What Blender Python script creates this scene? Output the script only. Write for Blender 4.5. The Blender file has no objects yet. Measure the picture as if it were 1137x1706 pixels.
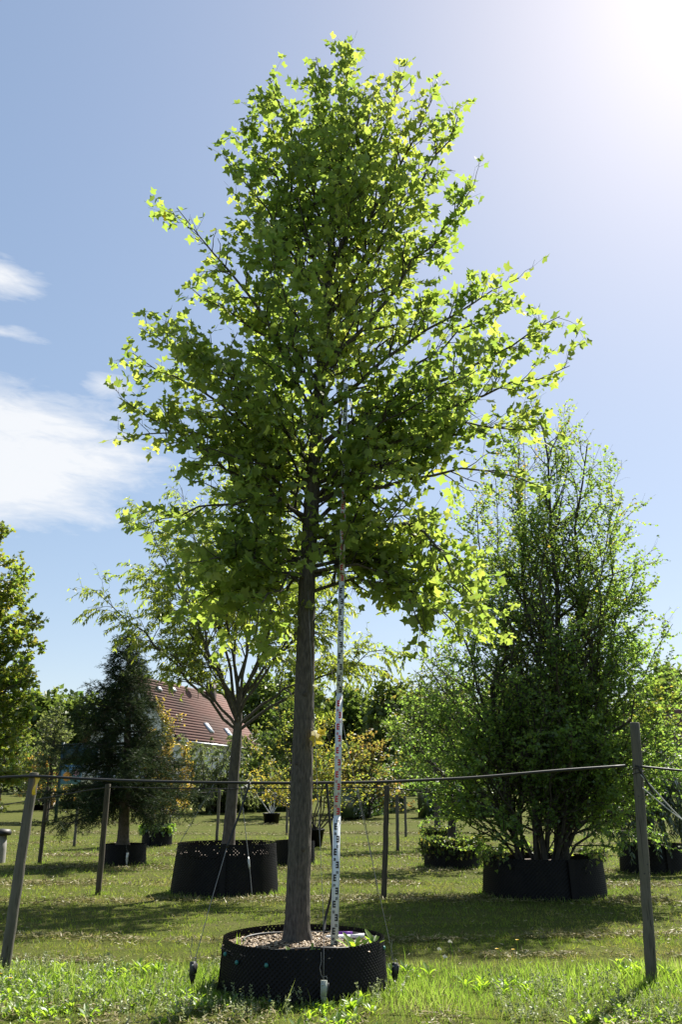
import bpy, math
import numpy as np
from mathutils import Vector, Matrix

SC = bpy.context.scene
COL = SC.collection
R = math.radians

# ---------------------------------------------------------------- camera
cam_d = bpy.data.cameras.new('camera')
cam = bpy.data.objects.new('camera', cam_d)
COL.objects.link(cam)
SC.camera = cam
cam.location = (0, 0, 1.48)
cam.rotation_euler = (R(90 + 18.67), 0, 0)
cam_d.sensor_fit = 'VERTICAL'
cam_d.sensor_height = 36
cam_d.lens = 29.54
cam_d.clip_end = 3000

# ---------------------------------------------------------------- sun, sky, exposure
SUN_AZ, SUN_EL = 35.0, 49.0          # degrees right of straight ahead, above horizon
sv = Vector((math.sin(R(SUN_AZ)) * math.cos(R(SUN_EL)), math.cos(R(SUN_AZ)) * math.cos(R(SUN_EL)), math.sin(R(SUN_EL))))
sun_d = bpy.data.lights.new('sun', 'SUN')
sun_d.energy = 5.0
sun_d.angle = R(0.6)
sun_d.color = (1.0, 0.95, 0.86)
sun = bpy.data.objects.new('sun', sun_d)
COL.objects.link(sun)
sun.location = sv * 60
sun.rotation_euler = (-sv).to_track_quat('-Z', 'Y').to_euler()

SC.view_settings.view_transform = 'Standard'
SC.view_settings.look = 'None'
SC.view_settings.gamma = 1.0
SC.view_settings.exposure = 1.30
SC.view_settings.use_curve_mapping = False
SC.cycles.max_bounces = 8
SC.cycles.transmission_bounces = 6
SC.cycles.diffuse_bounces = 4
SC.cycles.transparent_max_bounces = 4


class NT:
    """small helper for writing node trees"""
    def __init__(self, tree):
        self.t = tree
        self.t.nodes.clear()

    def n(self, typ, inp=None, **kw):
        nd = self.t.nodes.new(typ)
        for k, v in kw.items():
            setattr(nd, k, v)
        for k, v in (inp or {}).items():
            s = nd.inputs[k]
            if isinstance(v, bpy.types.NodeSocket):
                self.t.links.new(v, s)
            else:
                s.default_value = v
        return nd

    def m(self, op, a, b=None, c=None, clamp=False):
        inp = {0: a}
        if b is not None:
            inp[1] = b
        if c is not None:
            inp[2] = c
        nd = self.n('ShaderNodeMath', inp, operation=op)
        nd.use_clamp = clamp
        return nd.outputs[0]

    def mix(self, f, a, b):
        nd = self.n('ShaderNodeMix', None, data_type='RGBA')
        for s, v in ((nd.inputs[0], f), (nd.inputs[6], a), (nd.inputs[7], b)):
            if isinstance(v, bpy.types.NodeSocket):
                self.t.links.new(v, s)
            else:
                s.default_value = v if not isinstance(v, tuple) or len(v) == 4 else (*v, 1)
        return nd.outputs[2]

    def ramp(self, f, stops, interp='LINEAR'):
        nd = self.n('ShaderNodeValToRGB', {0: f})
        cr = nd.color_ramp
        cr.interpolation = interp
        while len(cr.elements) < len(stops):
            cr.elements.new(0.5)
        for e, (p, c) in zip(cr.elements, stops):
            e.position = p
            e.color = (*c, 1) if len(c) == 3 else c
        return nd.outputs[0]

    def noise(self, vec, scale, detail=3, rough=0.55, dist=0.0):
        inp = {'Scale': scale, 'Detail': detail, 'Roughness': rough, 'Distortion': dist}
        if vec is not None:
            inp['Vector'] = vec
        return self.n('ShaderNodeTexNoise', inp).outputs[0]


world = bpy.data.worlds.new('World')
SC.world = world
world.use_nodes = True
W = NT(world.node_tree)
sky = W.n('ShaderNodeTexSky', sky_type='NISHITA')
sky.sun_disc = False
sky.sun_elevation = R(SUN_EL)
sky.sun_rotation = R(SUN_AZ)
sky.altitude = 400
sky.air_density = 1.0
sky.dust_density = 0.9
sky.ozone_density = 1.0
tc = W.n('ShaderNodeTexCoord').outputs['Generated']
sp = W.n('ShaderNodeSeparateXYZ', {0: tc})
az = W.m('ARCTAN2', sp.outputs[0], sp.outputs[1])
el = W.m('ARCSINE', sp.outputs[2])
cv = W.n('ShaderNodeCombineXYZ', {0: W.m('MULTIPLY', az, 5.0), 1: W.m('MULTIPLY', el, 19.0), 2: W.m('MULTIPLY', az, 0.7)}).outputs[0]
cn1 = W.noise(cv, 1.15, 9, 0.62, 0.5)
cn2 = W.noise(cv, 5.0, 6, 0.6, 0.9)


def bank(a0, wa, e0, we):
    da = W.m('DIVIDE', W.m('SUBTRACT', az, R(a0)), R(wa))
    de = W.m('DIVIDE', W.m('SUBTRACT', el, R(e0)), R(we))
    d2 = W.m('ADD', W.m('MULTIPLY', da, da), W.m('MULTIPLY', de, de))
    return W.m('SUBTRACT', 1.0, W.m('SQRT', d2), clamp=True)


bk = W.m('MULTIPLY', bank(-32, 24, 20.8, 7.4), 1.5)
bk = W.m('MAXIMUM', bk, W.m('MULTIPLY', bank(-25.5, 5.4, 31.6, 2.2), 0.75))
bk = W.m('MAXIMUM', bk, W.m('MULTIPLY', bank(-24, 6.5, 28.4, 0.8), 0.42))
bk = W.m('MAXIMUM', bk, W.m('MULTIPLY', bank(-17.5, 3.2, 26.2, 1.5), 0.6))
cl = W.m('ADD', W.m('MULTIPLY', cn1, 1.0), W.m('MULTIPLY', cn2, 0.35))
cl = W.m('ADD', cl, W.m('MULTIPLY', bk, 0.95))
cl = W.m('MULTIPLY', W.m('SUBTRACT', cl, 0.93), 2.0, clamp=True)
cl = W.m('SMOOTH_MIN', cl, 0.9, 0.1, clamp=True)
skyc = W.n('ShaderNodeGamma', {'Color': sky.outputs[0], 'Gamma': 0.55}).outputs[0]      # photograph's soft tone response
skyc = W.n('ShaderNodeHueSaturation', {'Saturation': 1.32, 'Value': 2.20, 'Color': skyc}).outputs[0]
tintn = W.n('ShaderNodeMix', None, data_type='RGBA', blend_type='MULTIPLY')
tintn.inputs[0].default_value = 1.0
tintn.inputs[7].default_value = (1.0, .986, .995, 1)
W.t.links.new(skyc, tintn.inputs[6])
skyc = tintn.outputs[2]
cc = W.mix(cl, skyc, (6.6, 6.7, 6.85, 1))
bg = W.n('ShaderNodeBackground', {'Color': cc, 'Strength': 0.060})
wo = W.n('ShaderNodeOutputWorld', {0: bg.outputs[0]})


# ---------------------------------------------------------------- materials
def mat(name):
    m = bpy.data.materials.new(name)
    m.use_nodes = True
    return m, NT(m.node_tree)


def finish(N, shader, disp=None):
    N.n('ShaderNodeOutputMaterial', {0: shader})


def principled(N, col, rough=0.6, bump=None, bs=0.3, bd=0.01, **kw):
    inp = {'Base Color': col if isinstance(col, bpy.types.NodeSocket) else (*col, 1) if len(col) == 3 else col, 'Roughness': rough}
    if bump is not None:
        inp['Normal'] = N.n('ShaderNodeBump', {'Height': bump, 'Strength': bs, 'Distance': bd}).outputs[0]
    inp.update(kw)
    return N.n('ShaderNodeBsdfPrincipled', inp).outputs[0]


def objco(N, sc=(1, 1, 1)):
    c = N.n('ShaderNodeTexCoord').outputs['Object']
    if sc != (1, 1, 1):
        c = N.n('ShaderNodeMapping', {'Vector': c, 'Scale': sc}).outputs[0]
    return c


def leaf_mat(name, refl, trans, share=0.55, gloss=0.08, rough=0.42):
    """refl, trans: lists of (position, colour) driven by the leaf's own tint"""
    m, N = mat(name)
    t = N.n('ShaderNodeAttribute', attribute_name='tint').outputs['Fac']
    dcol = N.ramp(t, [(p, (c[0] * 1.05, c[1] * 1.0, c[2] * .85)) for p, c in refl])
    tcol = N.ramp(t, [(p, (c[0] * 1.06, c[1] * 1.0, c[2] * .85)) for p, c in trans])
    d = N.n('ShaderNodeBsdfDiffuse', {'Color': dcol}).outputs[0]
    tr = N.n('ShaderNodeBsdfTranslucent', {'Color': tcol}).outputs[0]
    s = N.n('ShaderNodeMixShader', {0: share, 1: d, 2: tr}).outputs[0]
    g = N.n('ShaderNodeBsdfGlossy', {'Color': (1, 1, 1, 1), 'Roughness': rough}).outputs[0]
    s = N.n('ShaderNodeMixShader', {0: gloss, 1: s, 2: g}).outputs[0]
    finish(N, s)
    return m


M = {}
M['tulip_leaf'] = leaf_mat('tulip_leaf', [(0, (.080, .130, .042)), (.6, (.125, .180, .054)), (.93, (.17, .22, .055)), (1, (.34, .30, .03))],
                           [(0, (.255, .405, .070)), (.6, (.385, .515, .088)), (.93, (.52, .61, .115)), (1, (.85, .70, .06))], .58, .024, .5)
M['zelkova_leaf'] = leaf_mat('zelkova_leaf', [(0, (.075, .12, .03)), (.7, (.12, .16, .04)), (1, (.20, .18, .05))],
                             [(0, (.34, .48, .06)), (.7, (.50, .60, .08)), (1, (.62, .56, .09))], .58, .05)
M['birch_leaf'] = leaf_mat('birch_leaf', [(0, (.058, .112, .040)), (.6, (.096, .152, .050)), (.95, (.15, .19, .06)), (1, (.24, .20, .05))],
                           [(0, (.22, .40, .07)), (.6, (.35, .52, .08)), (.95, (.48, .56, .10)), (1, (.56, .42, .07))], .58, .03)
M['katsura_leaf'] = leaf_mat('katsura_leaf', [(0, (.055, .10, .028)), (.55, (.11, .14, .035)), (.9, (.20, .17, .05)), (1, (.25, .15, .05))],
                             [(0, (.22, .40, .05)), (.55, (.42, .48, .06)), (.9, (.55, .44, .08)), (1, (.5, .26, .07))], .56, .05)
M['yellow_leaf'] = leaf_mat('yellow_leaf', [(0, (.10, .12, .03)), (.5, (.24, .19, .05)), (1, (.40, .26, .06))],
                            [(0, (.25, .28, .05)), (.5, (.50, .38, .07)), (1, (.68, .42, .08))], .5, .05)
M['shrub_leaf'] = leaf_mat('shrub_leaf', [(0, (.06, .10, .025)), (.6, (.11, .15, .035)), (1, (.26, .22, .05))],
                           [(0, (.2, .34, .05)), (.6, (.40, .46, .07)), (1, (.62, .5, .08))], .5, .025)
M['rust_leaf'] = leaf_mat('rust_leaf', [(0, (.07, .09, .025)), (.5, (.16, .13, .04)), (1, (.28, .14, .05))],
                          [(0, (.2, .28, .05)), (.5, (.40, .32, .07)), (1, (.55, .27, .08))], .5, .05)
M['olive_leaf'] = leaf_mat('olive_leaf', [(0, (.08, .105, .05)), (1, (.14, .155, .075))], [(0, (.16, .24, .07)), (1, (.28, .32, .11))], .45, .02)
M['wood_leaf'] = leaf_mat('wood_leaf', [(0, (.045, .08, .022)), (.8, (.085, .12, .035)), (1, (.16, .14, .04))],
                          [(0, (.12, .22, .04)), (.8, (.24, .32, .06)), (1, (.38, .32, .07))], .45, .02)
M['dark_leaf'] = leaf_mat('dark_leaf', [(0, (.022, .045, .016)), (1, (.05, .085, .026))], [(0, (.05, .12, .025)), (1, (.12, .22, .04))], .4, .08)
M['ivy_leaf'] = leaf_mat('ivy_leaf', [(0, (.05, .11, .022)), (1, (.12, .22, .04))], [(0, (.2, .42, .04)), (1, (.42, .62, .08))], .5, .08)
M['needle'] = leaf_mat('needle', [(0, (.017, .036, .018)), (.7, (.032, .058, .026)), (1, (.06, .062, .024))],
                       [(0, (.02, .045, .018)), (1, (.07, .09, .03))], .25, .01)
M['grass'] = leaf_mat('grass', [(0, (.060, .105, .020)), (.55, (.110, .155, .030)), (.85, (.19, .19, .06)), (1, (.30, .26, .13))],
                      [(0, (.16, .30, .03)), (.55, (.30, .42, .05)), (.85, (.38, .38, .10)), (1, (.40, .34, .16))], .45, .015)
M['tall_grass'] = leaf_mat('tall_grass', [(0, (.075, .13, .022)), (.6, (.13, .20, .035)), (1, (.28, .30, .14))],
                           [(0, (.22, .44, .04)), (.6, (.36, .56, .07)), (1, (.46, .50, .20))], .5, .02)
M['weed_leaf'] = leaf_mat('weed_leaf', [(0, (.06, .125, .02)), (.7, (.10, .18, .03)), (1, (.18, .24, .05))],
                          [(0, (.30, .54, .03)), (.7, (.44, .68, .05)), (1, (.58, .74, .12))], .5, .035)
M['yarrow'] = leaf_mat('yarrow', [(0, (.11, .15, .06)), (1, (.26, .30, .19))], [(0, (.22, .30, .1)), (1, (.36, .42, .24))], .4, .03)
M['clippings'] = leaf_mat('clippings', [(0, (.09, .11, .04)), (.5, (.20, .19, .10)), (1, (.36, .31, .21))],
                          [(0, (.10, .10, .04)), (1, (.2, .18, .1))], .2, .015)
M['petal_yellow'] = leaf_mat('petal_yellow', [(0, (.7, .5, .02)), (1, (.8, .6, .03))], [(0, (.8, .6, .03)), (1, (.8, .6, .03))], .3, .03)
M['petal_white'] = leaf_mat('petal_white', [(0, (.75, .75, .72)), (1, (.8, .8, .78))], [(0, (.6, .6, .55)), (1, (.6, .6, .55))], .3, .03)


def bark_mat(name, a, b, sx=38, sz=5, bump=.6):
    m, N = mat(name)
    c = objco(N, (sx, sx, sz))
    n = N.noise(c, 1.0, 5, .65, .3)
    n2 = N.noise(objco(N), 3.0, 3)
    col = N.mix(N.ramp(n, [(.35, (0, 0, 0)), (.68, (1, 1, 1))]), a, b)
    col = N.mix(N.m('MULTIPLY', N.ramp(n2, [(.45, (0, 0, 0)), (.75, (1, 1, 1))]), .35), col, (.05, .055, .03))
    finish(N, principled(N, col, .9, n, bump, .012))
    return m


M['tulip_bark'] = bark_mat('tulip_bark', (.036, .030, .024), (.118, .100, .082), 62, 15)
M['twig_bark'] = bark_mat('twig_bark', (.03, .023, .018), (.065, .052, .041), 60, 20, .3)
M['zelkova_bark'] = bark_mat('zelkova_bark', (.05, .042, .033), (.115, .10, .08), 22, 9, .4)
M['birch_bark'] = bark_mat('birch_bark', (.03, .024, .019), (.075, .064, .052), 20, 8, .4)
M['spruce_bark'] = bark_mat('spruce_bark', (.06, .046, .036), (.15, .12, .095), 26, 20, .5)


def post_mat(name, a, b):
    m, N = mat(name)
    c = objco(N, (70, 70, 2.2))
    n = N.noise(c, 1.0, 5, .65, .2)
    n2 = N.noise(objco(N, (9, 9, 1.3)), 1.0, 4, .6)
    col = N.mix(n, a, b)
    col = N.mix(N.ramp(n2, [(.45, (0, 0, 0)), (.72, (.7, .7, .7))]), col, tuple(x * .45 for x in a))
    n3 = N.noise(objco(N, (120, 120, 1.1)), 1.0, 3, .5, .1)
    crack = N.ramp(n3, [(.60, (0, 0, 0)), (.66, (1, 1, 1))])
    col = N.mix(N.m('MULTIPLY', crack, .8), col, tuple(x * .22 for x in a))
    n4 = N.noise(objco(N), 6.0, 4, .6)
    col = N.mix(N.m('MULTIPLY', N.ramp(n4, [(.5, (0, 0, 0)), (.75, (1, 1, 1))]), .5), col, (a[0] * .9, a[1] * 1.15, a[2] * .8))
    finish(N, principled(N, col, .85, N.m('SUBTRACT', n, N.m('MULTIPLY', crack, .8)), .7, .008))
    return m


M['post'] = post_mat('weathered_post', (.066, .059, .046), (.165, .15, .12))
M['post_dark'] = post_mat('weathered_post_dark', (.045, .036, .024), (.11, .09, .06))


def simple(name, col, rough=.6, var=.15, scale=8, **kw):
    m, N = mat(name)
    n = N.noise(objco(N), scale, 4)
    c = N.mix(n, tuple(x * (1 - var) for x in col), tuple(min(1, x * (1 + var)) for x in col))
    finish(N, principled(N, c, rough, n, .1, .003, **kw))
    return m


M['black_plastic'] = simple('black_plastic', (.0045, .0045, .0055), .45, .4, 6, **{'Specular IOR Level': .22})
m, N = mat('dusty_black_plastic')
c = objco(N)
n1 = N.noise(c, 5.0, 5, .65)
n2 = N.noise(c, 40.0, 3, .6)
col = N.mix(N.ramp(N.m('ADD', N.m('MULTIPLY', n2, .35), n1), [(.62, (0, 0, 0)), (.95, (.6, .6, .6))]), (.0032, .0032, .0042, 1), (.016, .014, .012, 1))
finish(N, principled(N, col, .5, n2, .15, .002, **{'Specular IOR Level': .16}))
M['black_plastic'] = m
M['black_rubber'] = simple('black_rubber', (.008, .008, .008), .55, .4, 12)
M['teal'] = simple('teal_plastic', (.03, .17, .15), .45)
M['steel'] = simple('galvanised_steel', (.42, .43, .42), .45, .2, 30, Metallic=.7)
M['cable'] = simple('steel_cable', (.20, .20, .195), .55, .2, 40, Metallic=.4)
M['anchor_grey'] = simple('painted_anchor', (.30, .33, .28), .6, .25, 40)
M['anchor_dark'] = simple('dark_anchor', (.035, .035, .035), .55, .3, 40)
M['staff_white'] = simple('staff_white', (.66, .70, .72), .42, .07, 20)
M['print_black'] = simple('print_black', (.015, .015, .018), .5)
M['print_red'] = simple('print_red', (.55, .03, .05), .5)
M['white_plastic'] = simple('white_plastic', (.75, .75, .74), .4, .06)
M['purple'] = simple('purple_plastic', (.16, .04, .30), .4)
M['yellow_tape'] = simple('yellow_tape', (.75, .50, .03), .4)
M['rope'] = simple('pale_rope', (.42, .42, .38), .8, .2, 60)
M['soil'] = simple('soil', (.075, .055, .042), .95, .5, 22)
M['chips'] = leaf_mat('chips', [(0, (.07, .05, .036)), (.5, (.15, .115, .086)), (1, (.34, .28, .22))], [(0, (.05, .05, .05)), (1, (.05, .05, .05))], .02, .03)
M['render_white'] = simple('wall_render', (.74, .73, .70), .9, .06, 3)
M['dark_wood'] = simple('dark_wood', (.05, .035, .028), .7, .3, 12)
M['window_glass'] = simple('window_glass', (.10, .12, .14), .08, .1, 3)
M['skylight_glass'] = simple('skylight_glass', (.55, .60, .66), .1, .1, 3)
M['concrete'] = simple('concrete', (.24, .235, .22), .9, .25, 14)
M['zinc'] = simple('zinc', (.4, .41, .42), .4, .1, 8, Metallic=.6)
M['board_teal'] = simple('board_teal', (.006, .03, .036), .5)
M['board_blue'] = simple('board_blue', (.13, .27, .40), .5)
M['board_orange'] = simple('board_orange', (.75, .33, .05), .5)
M['board_pink'] = simple('board_pink', (.65, .35, .45), .5)

m, N = mat('roof_tiles')
c = objco(N)
w = N.n('ShaderNodeTexWave', {'Vector': c, 'Scale': 1.0, 'Distortion': 0.15, 'Detail': 1.0}, wave_type='BANDS', bands_direction='Y', wave_profile='SAW').outputs['Fac']
n = N.noise(N.n('ShaderNodeMapping', {'Vector': c, 'Scale': (4, 3.2, 1)}).outputs[0], 1.0, 3)
n2 = N.noise(c, .35, 3)
col = N.mix(n, (.12, .055, .042, 1), (.20, .088, .064, 1))
col = N.mix(N.ramp(n2, [(.42, (0, 0, 0)), (.7, (.75, .75, .75))]), col, (.085, .055, .042, 1))
finish(N, principled(N, col, .85, n, .3, .02))
M['roof_tiles'] = m

# lawn: soil, dry thatch and green in patches
m, N = mat('lawn')
c = N.n('ShaderNodeNewGeometry').outputs['Position']
n1 = N.noise(N.n('ShaderNodeMapping', {'Vector': c, 'Scale': (.35, 1.1, 1)}).outputs[0], 1.0, 5, .6)
n2 = N.noise(c, 7.0, 6, .7)
n3 = N.noise(c, 55.0, 3, .7)
col = N.mix(N.ramp(n1, [(.40, (0, 0, 0)), (.62, (1, 1, 1))]), (.080, .098, .018, 1), (.118, .118, .034, 1))
col = N.mix(N.ramp(n2, [(.42, (0, 0, 0)), (.72, (.8, .8, .8))]), col, (.066, .080, .018, 1))
col = N.mix(N.m('MULTIPLY', n3, .6), col, (.042, .052, .014, 1))
n5 = N.noise(N.n('ShaderNodeMapping', {'Vector': c, 'Scale': (.8, 1.8, 1)}).outputs[0], 1.0, 6, .65)
col = N.mix(N.ramp(n5, [(.55, (0, 0, 0)), (.72, (.85, .85, .85))]), col, (.105, .088, .045, 1))
hb = N.m('ADD', N.m('MULTIPLY', n3, .5), n2)
finish(N, principled(N, col, 1.0, hb, .8, .05, **{'Specular IOR Level': .05}))
M['lawn'] = m


# ---------------------------------------------------------------- geometry helpers
def terrain(x, y):
    x = np.asarray(x, float)
    y = np.asarray(y, float)
    t = np.clip(y - 28, 0, None)
    z = np.where(t < 70, .00066 * t * t, .00066 * 4900 + .0924 * (t - 70))
    z = np.minimum(z, 16 + 0 * z)
    return z


def hz(x, y):
    return float(terrain(x, y))


def vnoise(u, v, seed=0, wrap=0):
    iu = np.floor(u).astype(np.int64)
    iv = np.floor(v).astype(np.int64)
    fu, fv = u - iu, v - iv
    fu = fu * fu * (3 - 2 * fu)
    fv = fv * fv * (3 - 2 * fv)

    def h(a, b):
        if wrap:
            a = np.mod(a, wrap)
        k = (a * 374761393 + b * 668265263 + seed * 974634777) & 0x7fffffff
        k = ((k ^ (k >> 13)) * 1274126177) & 0x7fffffff
        return ((k ^ (k >> 16)) & 0xffff) / 65535.0
    return (h(iu, iv) * (1 - fu) + h(iu + 1, iv) * fu) * (1 - fv) + (h(iu, iv + 1) * (1 - fu) + h(iu + 1, iv + 1) * fu) * fv


def nrm(a):
    return a / np.maximum(np.linalg.norm(a, axis=-1, keepdims=True), 1e-9)


def tag(o, label=None, cat=None, group=None, kind=None):
    for k, v in (('label', label), ('category', cat), ('group', group), ('kind', kind)):
        if v:
            o[k] = v
    return o


def empty(name, loc, label=None, cat=None, group=None):
    o = bpy.data.objects.new(name, None)
    o.location = loc
    o.empty_display_size = .1
    COL.objects.link(o)
    return tag(o, label, cat, group)


class Mesh:
    """collects vertices, faces (3 or 4 corners), tint and smooth flag; build() links ONE object"""
    def __init__(self):
        self.v, self.f3, self.f4, self.t, self.n = [], [], [], [], 0

    def add(self, v, f, tint=None):
        v = np.asarray(v, float).reshape(-1, 3)
        f = np.asarray(f, np.int64)
        if f.size:
            (self.f3 if f.shape[1] == 3 else self.f4).append(f + self.n)
        self.v.append(v)
        self.t.append(np.broadcast_to(np.asarray(.5 if tint is None else tint, float), (len(v),)))
        self.n += len(v)
        return self

    def box(self, lo, hi):
        lo, hi = np.minimum(lo, hi), np.maximum(lo, hi)
        v = [(x, y, z) for z in (lo[2], hi[2]) for y in (lo[1], hi[1]) for x in (lo[0], hi[0])]
        return self.add(v, [(0, 2, 3, 1), (4, 5, 7, 6), (0, 1, 5, 4), (1, 3, 7, 5), (3, 2, 6, 7), (2, 0, 4, 6)])

    def bar(self, a, b, w, h, up=(0, 0, 1)):
        a, b = np.array(a, float), np.array(b, float)
        t = nrm(b - a)
        s = nrm(np.cross(t, up)) * w / 2
        u = nrm(np.cross(s, t)) * h / 2
        v = [p + i * s + j * u for p in (a, b) for i, j in ((-1, -1), (1, -1), (1, 1), (-1, 1))]
        return self.add(v, [(0, 3, 2, 1), (4, 5, 6, 7), (0, 1, 5, 4), (1, 2, 6, 5), (2, 3, 7, 6), (3, 0, 4, 7)])

    def tubes(self, P, Rr, sides=6, cap=False, tint=None):
        """P (S,n,3) polylines, Rr (S,n) radii"""
        P = np.asarray(P, float)
        Rr = np.asarray(Rr, float)
        if P.ndim == 2:
            P, Rr = P[None], np.broadcast_to(Rr, (len(P),))[None]
        S, n, _ = P.shape
        T = np.empty_like(P)
        T[:, 1:-1] = P[:, 2:] - P[:, :-2]
        T[:, 0] = P[:, 1] - P[:, 0]
        T[:, -1] = P[:, -1] - P[:, -2]
        T = nrm(T)
        main = nrm(P[:, -1] - P[:, 0])
        ref = np.where((np.abs(main[:, 2:]) > .8), np.array([[1., .13, 0]]), np.array([[0., .1, 1.]]))
        A = nrm(np.cross(T, ref[:, None, :]))
        B = np.cross(T, A)
        an = np.arange(sides) / sides * 2 * math.pi
        V = P[:, :, None, :] + Rr[:, :, None, None] * (A[:, :, None, :] * np.cos(an)[None, None, :, None] + B[:, :, None, :] * np.sin(an)[None, None, :, None])
        base = (np.arange(S) * n * sides)[:, None, None]
        i = (np.arange(n - 1) * sides)[None, :, None]
        j = np.arange(sides)[None, None, :]
        k = (np.arange(sides) + 1) % sides
        k = k[None, None, :]
        F = np.stack([base + i + j, base + i + k, base + i + sides + k, base + i + sides + j], -1).reshape(-1, 4)
        tv = None if tint is None else np.repeat(np.asarray(tint, float), n * sides)
        n0 = self.n
        self.add(V.reshape(-1, 3), F, tv)
        if cap:
            for q in range(S):
                b0 = q * n * sides
                c1 = P[q, -1]
                self.v.append(np.array([c1, P[q, 0]]))
                self.t.append(np.array([.5, .5]))
                e = b0 + (n - 1) * sides
                f = [(n0 + e + a_, n0 + e + (a_ + 1) % sides, self.n) for a_ in range(sides)]
                f += [(n0 + b0 + (a_ + 1) % sides, n0 + b0 + a_, self.n + 1) for a_ in range(sides)]
                self.f3.append(np.array(f))
                self.n += 2
        return self

    def lathe(self, c, prof, seg=24, closed=False):
        c = np.array(c, float)
        an = np.arange(seg) / seg * 2 * math.pi
        V = np.array([[c[0] + r * math.cos(a), c[1] + r * math.sin(a), c[2] + z] for r, z in prof for a in an])
        F = []
        for i in range(len(prof) - 1):
            for j in range(seg):
                k = (j + 1) % seg
                F.append((i * seg + j, i * seg + k, (i + 1) * seg + k, (i + 1) * seg + j))
        return self.add(V, F)

    def leaves(self, tv, tf, pos, d, nr, size, tint):
        """tv template verts (x side, y along, z normal); one copy per row of pos"""
        nr = nrm(nr - d * np.sum(nr * d, -1, keepdims=True))
        s = np.cross(d, nr)
        if np.ndim(size) == 1:
            size = size[:, None]
        V = pos[:, None, :] + size[:, :, None] * (tv[None, :, 0:1] * s[:, None, :] + tv[None, :, 1:2] * d[:, None, :] + tv[None, :, 2:3] * nr[:, None, :])
        k = len(tv)
        F = (np.arange(len(pos)) * k)[:, None, None] + tf[None]
        return self.add(V.reshape(-1, 3), F.reshape(-1, tf.shape[1]), np.repeat(tint, k))

    def data(self, name, material, off=(0, 0, 0), smooth=False):
        V = np.concatenate(self.v) - np.array(off, float)
        me = bpy.data.meshes.new(name)
        f3 = np.concatenate(self.f3) if self.f3 else np.zeros((0, 3), np.int64)
        f4 = np.concatenate(self.f4) if self.f4 else np.zeros((0, 4), np.int64)
        me.vertices.add(len(V))
        me.vertices.foreach_set('co', V.astype(np.float32).ravel())
        lp = np.concatenate([f3.ravel(), f4.ravel()]).astype(np.int32)
        me.loops.add(len(lp))
        me.loops.foreach_set('vertex_index', lp)
        npoly = len(f3) + len(f4)
        me.polygons.add(npoly)
        tot = np.concatenate([np.full(len(f3), 3), np.full(len(f4), 4)]).astype(np.int32)
        st = np.concatenate([[0], np.cumsum(tot)[:-1]]).astype(np.int32)
        me.polygons.foreach_set('loop_start', st)
        at = me.attributes.new('tint', 'FLOAT', 'POINT')
        at.data.foreach_set('value', np.concatenate(self.t).astype(np.float32))
        me.update(calc_edges=True)
        if smooth:
            me.polygons.foreach_set('use_smooth', np.ones(npoly, bool))
        me.materials.append(M[material] if isinstance(material, str) else material)
        return me

    def build(self, name, material, parent=None, smooth=False, off=None, **kw):
        if off is None:
            off = tuple(parent.matrix_world.translation) if parent is not None and parent.parent is None and not parent.matrix_world.is_identity else (0, 0, 0)
            if parent is not None:
                p, o3 = parent, Vector((0, 0, 0))
                while p is not None:
                    o3 += p.location
                    p = p.parent
                off = tuple(o3)
        me = self.data(name, material, off, smooth)
        o = bpy.data.objects.new(name, me)
        COL.objects.link(o)
        if parent is not None:
            o.parent = parent
        return tag(o, **kw)


# leaf templates ---------------------------------------------------------
def half_leaf(pts, centre, fold=.18, droop=.15, petiole=0.0, pw=.012):
    """mirror half an outline and fan it from a point on the midrib"""
    n = len(pts)
    V = [(0, centre, 0)]
    for sgn in (1, -1):
        for x, y in pts:
            V.append((sgn * x, y, abs(x) * fold - droop * y * y))
    F = []
    for i in range(n - 1):
        F.append((0, 1 + i, 2 + i))
        F.append((0, 1 + n + i + 1, 1 + n + i))
    V[0] = (0, centre, -droop * centre ** 2)
    if petiole:
        b = len(V)
        V += [(-pw, -petiole, .04), (pw, -petiole, .04), (0, .05, 0)]
        F.append((b, b + 1, b + 2))
    V = np.array(V, float)
    V[:, 1] += petiole
    return V, np.array(F)


TULIP = half_leaf([(0, .02), (.24, -.03), (.53, .20), (.47, .36), (.33, .47), (.50, .92), (.20, .80), (0, .70)], .42, .30, .16, .35)
TULIP2 = half_leaf([(0, .02), (.22, -.05), (.47, .16), (.43, .36), (.28, .45), (.40, .84), (.16, .78), (0, .66)], .42, .75, .45, .40)
TULIP3 = half_leaf([(0, .02), (.26, -.02), (.56, .26), (.46, .42), (.36, .50), (.56, .96), (.24, .86), (0, .74)], .42, -.10, -.20, .30)
TULIP3[0][:, 0] += .10 * TULIP3[0][:, 1] ** 2
TULIP2[0][:, 0] -= .08 * TULIP2[0][:, 1] ** 2
OVAL = half_leaf([(0, 0), (.26, .28), (.24, .62), (0, 1.0)], .45, .28, .18)
ROUND = half_leaf([(0, .05), (.38, .12), (.42, .55), (0, .95)], .45, .25, .15, .15, .02)
LANCE = half_leaf([(0, 0), (.16, .30), (.12, .68), (0, 1.05)], .45, .25, .28)
QUADL = (np.array([(0, 0, 0), (.36, .45, .12), (0, 1, -.06), (-.36, .45, .12)], float), np.array([(0, 1, 2), (0, 2, 3)]))
SMALL = (np.array([(0, 0, 0), (.44, .42, .14), (.10, 1, -.08), (-.44, .46, .14)], float), np.array([(0, 1, 2), (0, 2, 3)]))
NARROW = (np.array([(0, 0, 0), (.17, .42, .06), (0, 1.05, -.22), (-.17, .42, .06)], float), np.array([(0, 1, 2), (0, 2, 3)]))
STAR = half_leaf([(0, 0), (.48, .05), (.40, .45), (.18, .55), (0, 1)], .35, .2, .15)
rng0 = np.random.default_rng(11)


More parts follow.
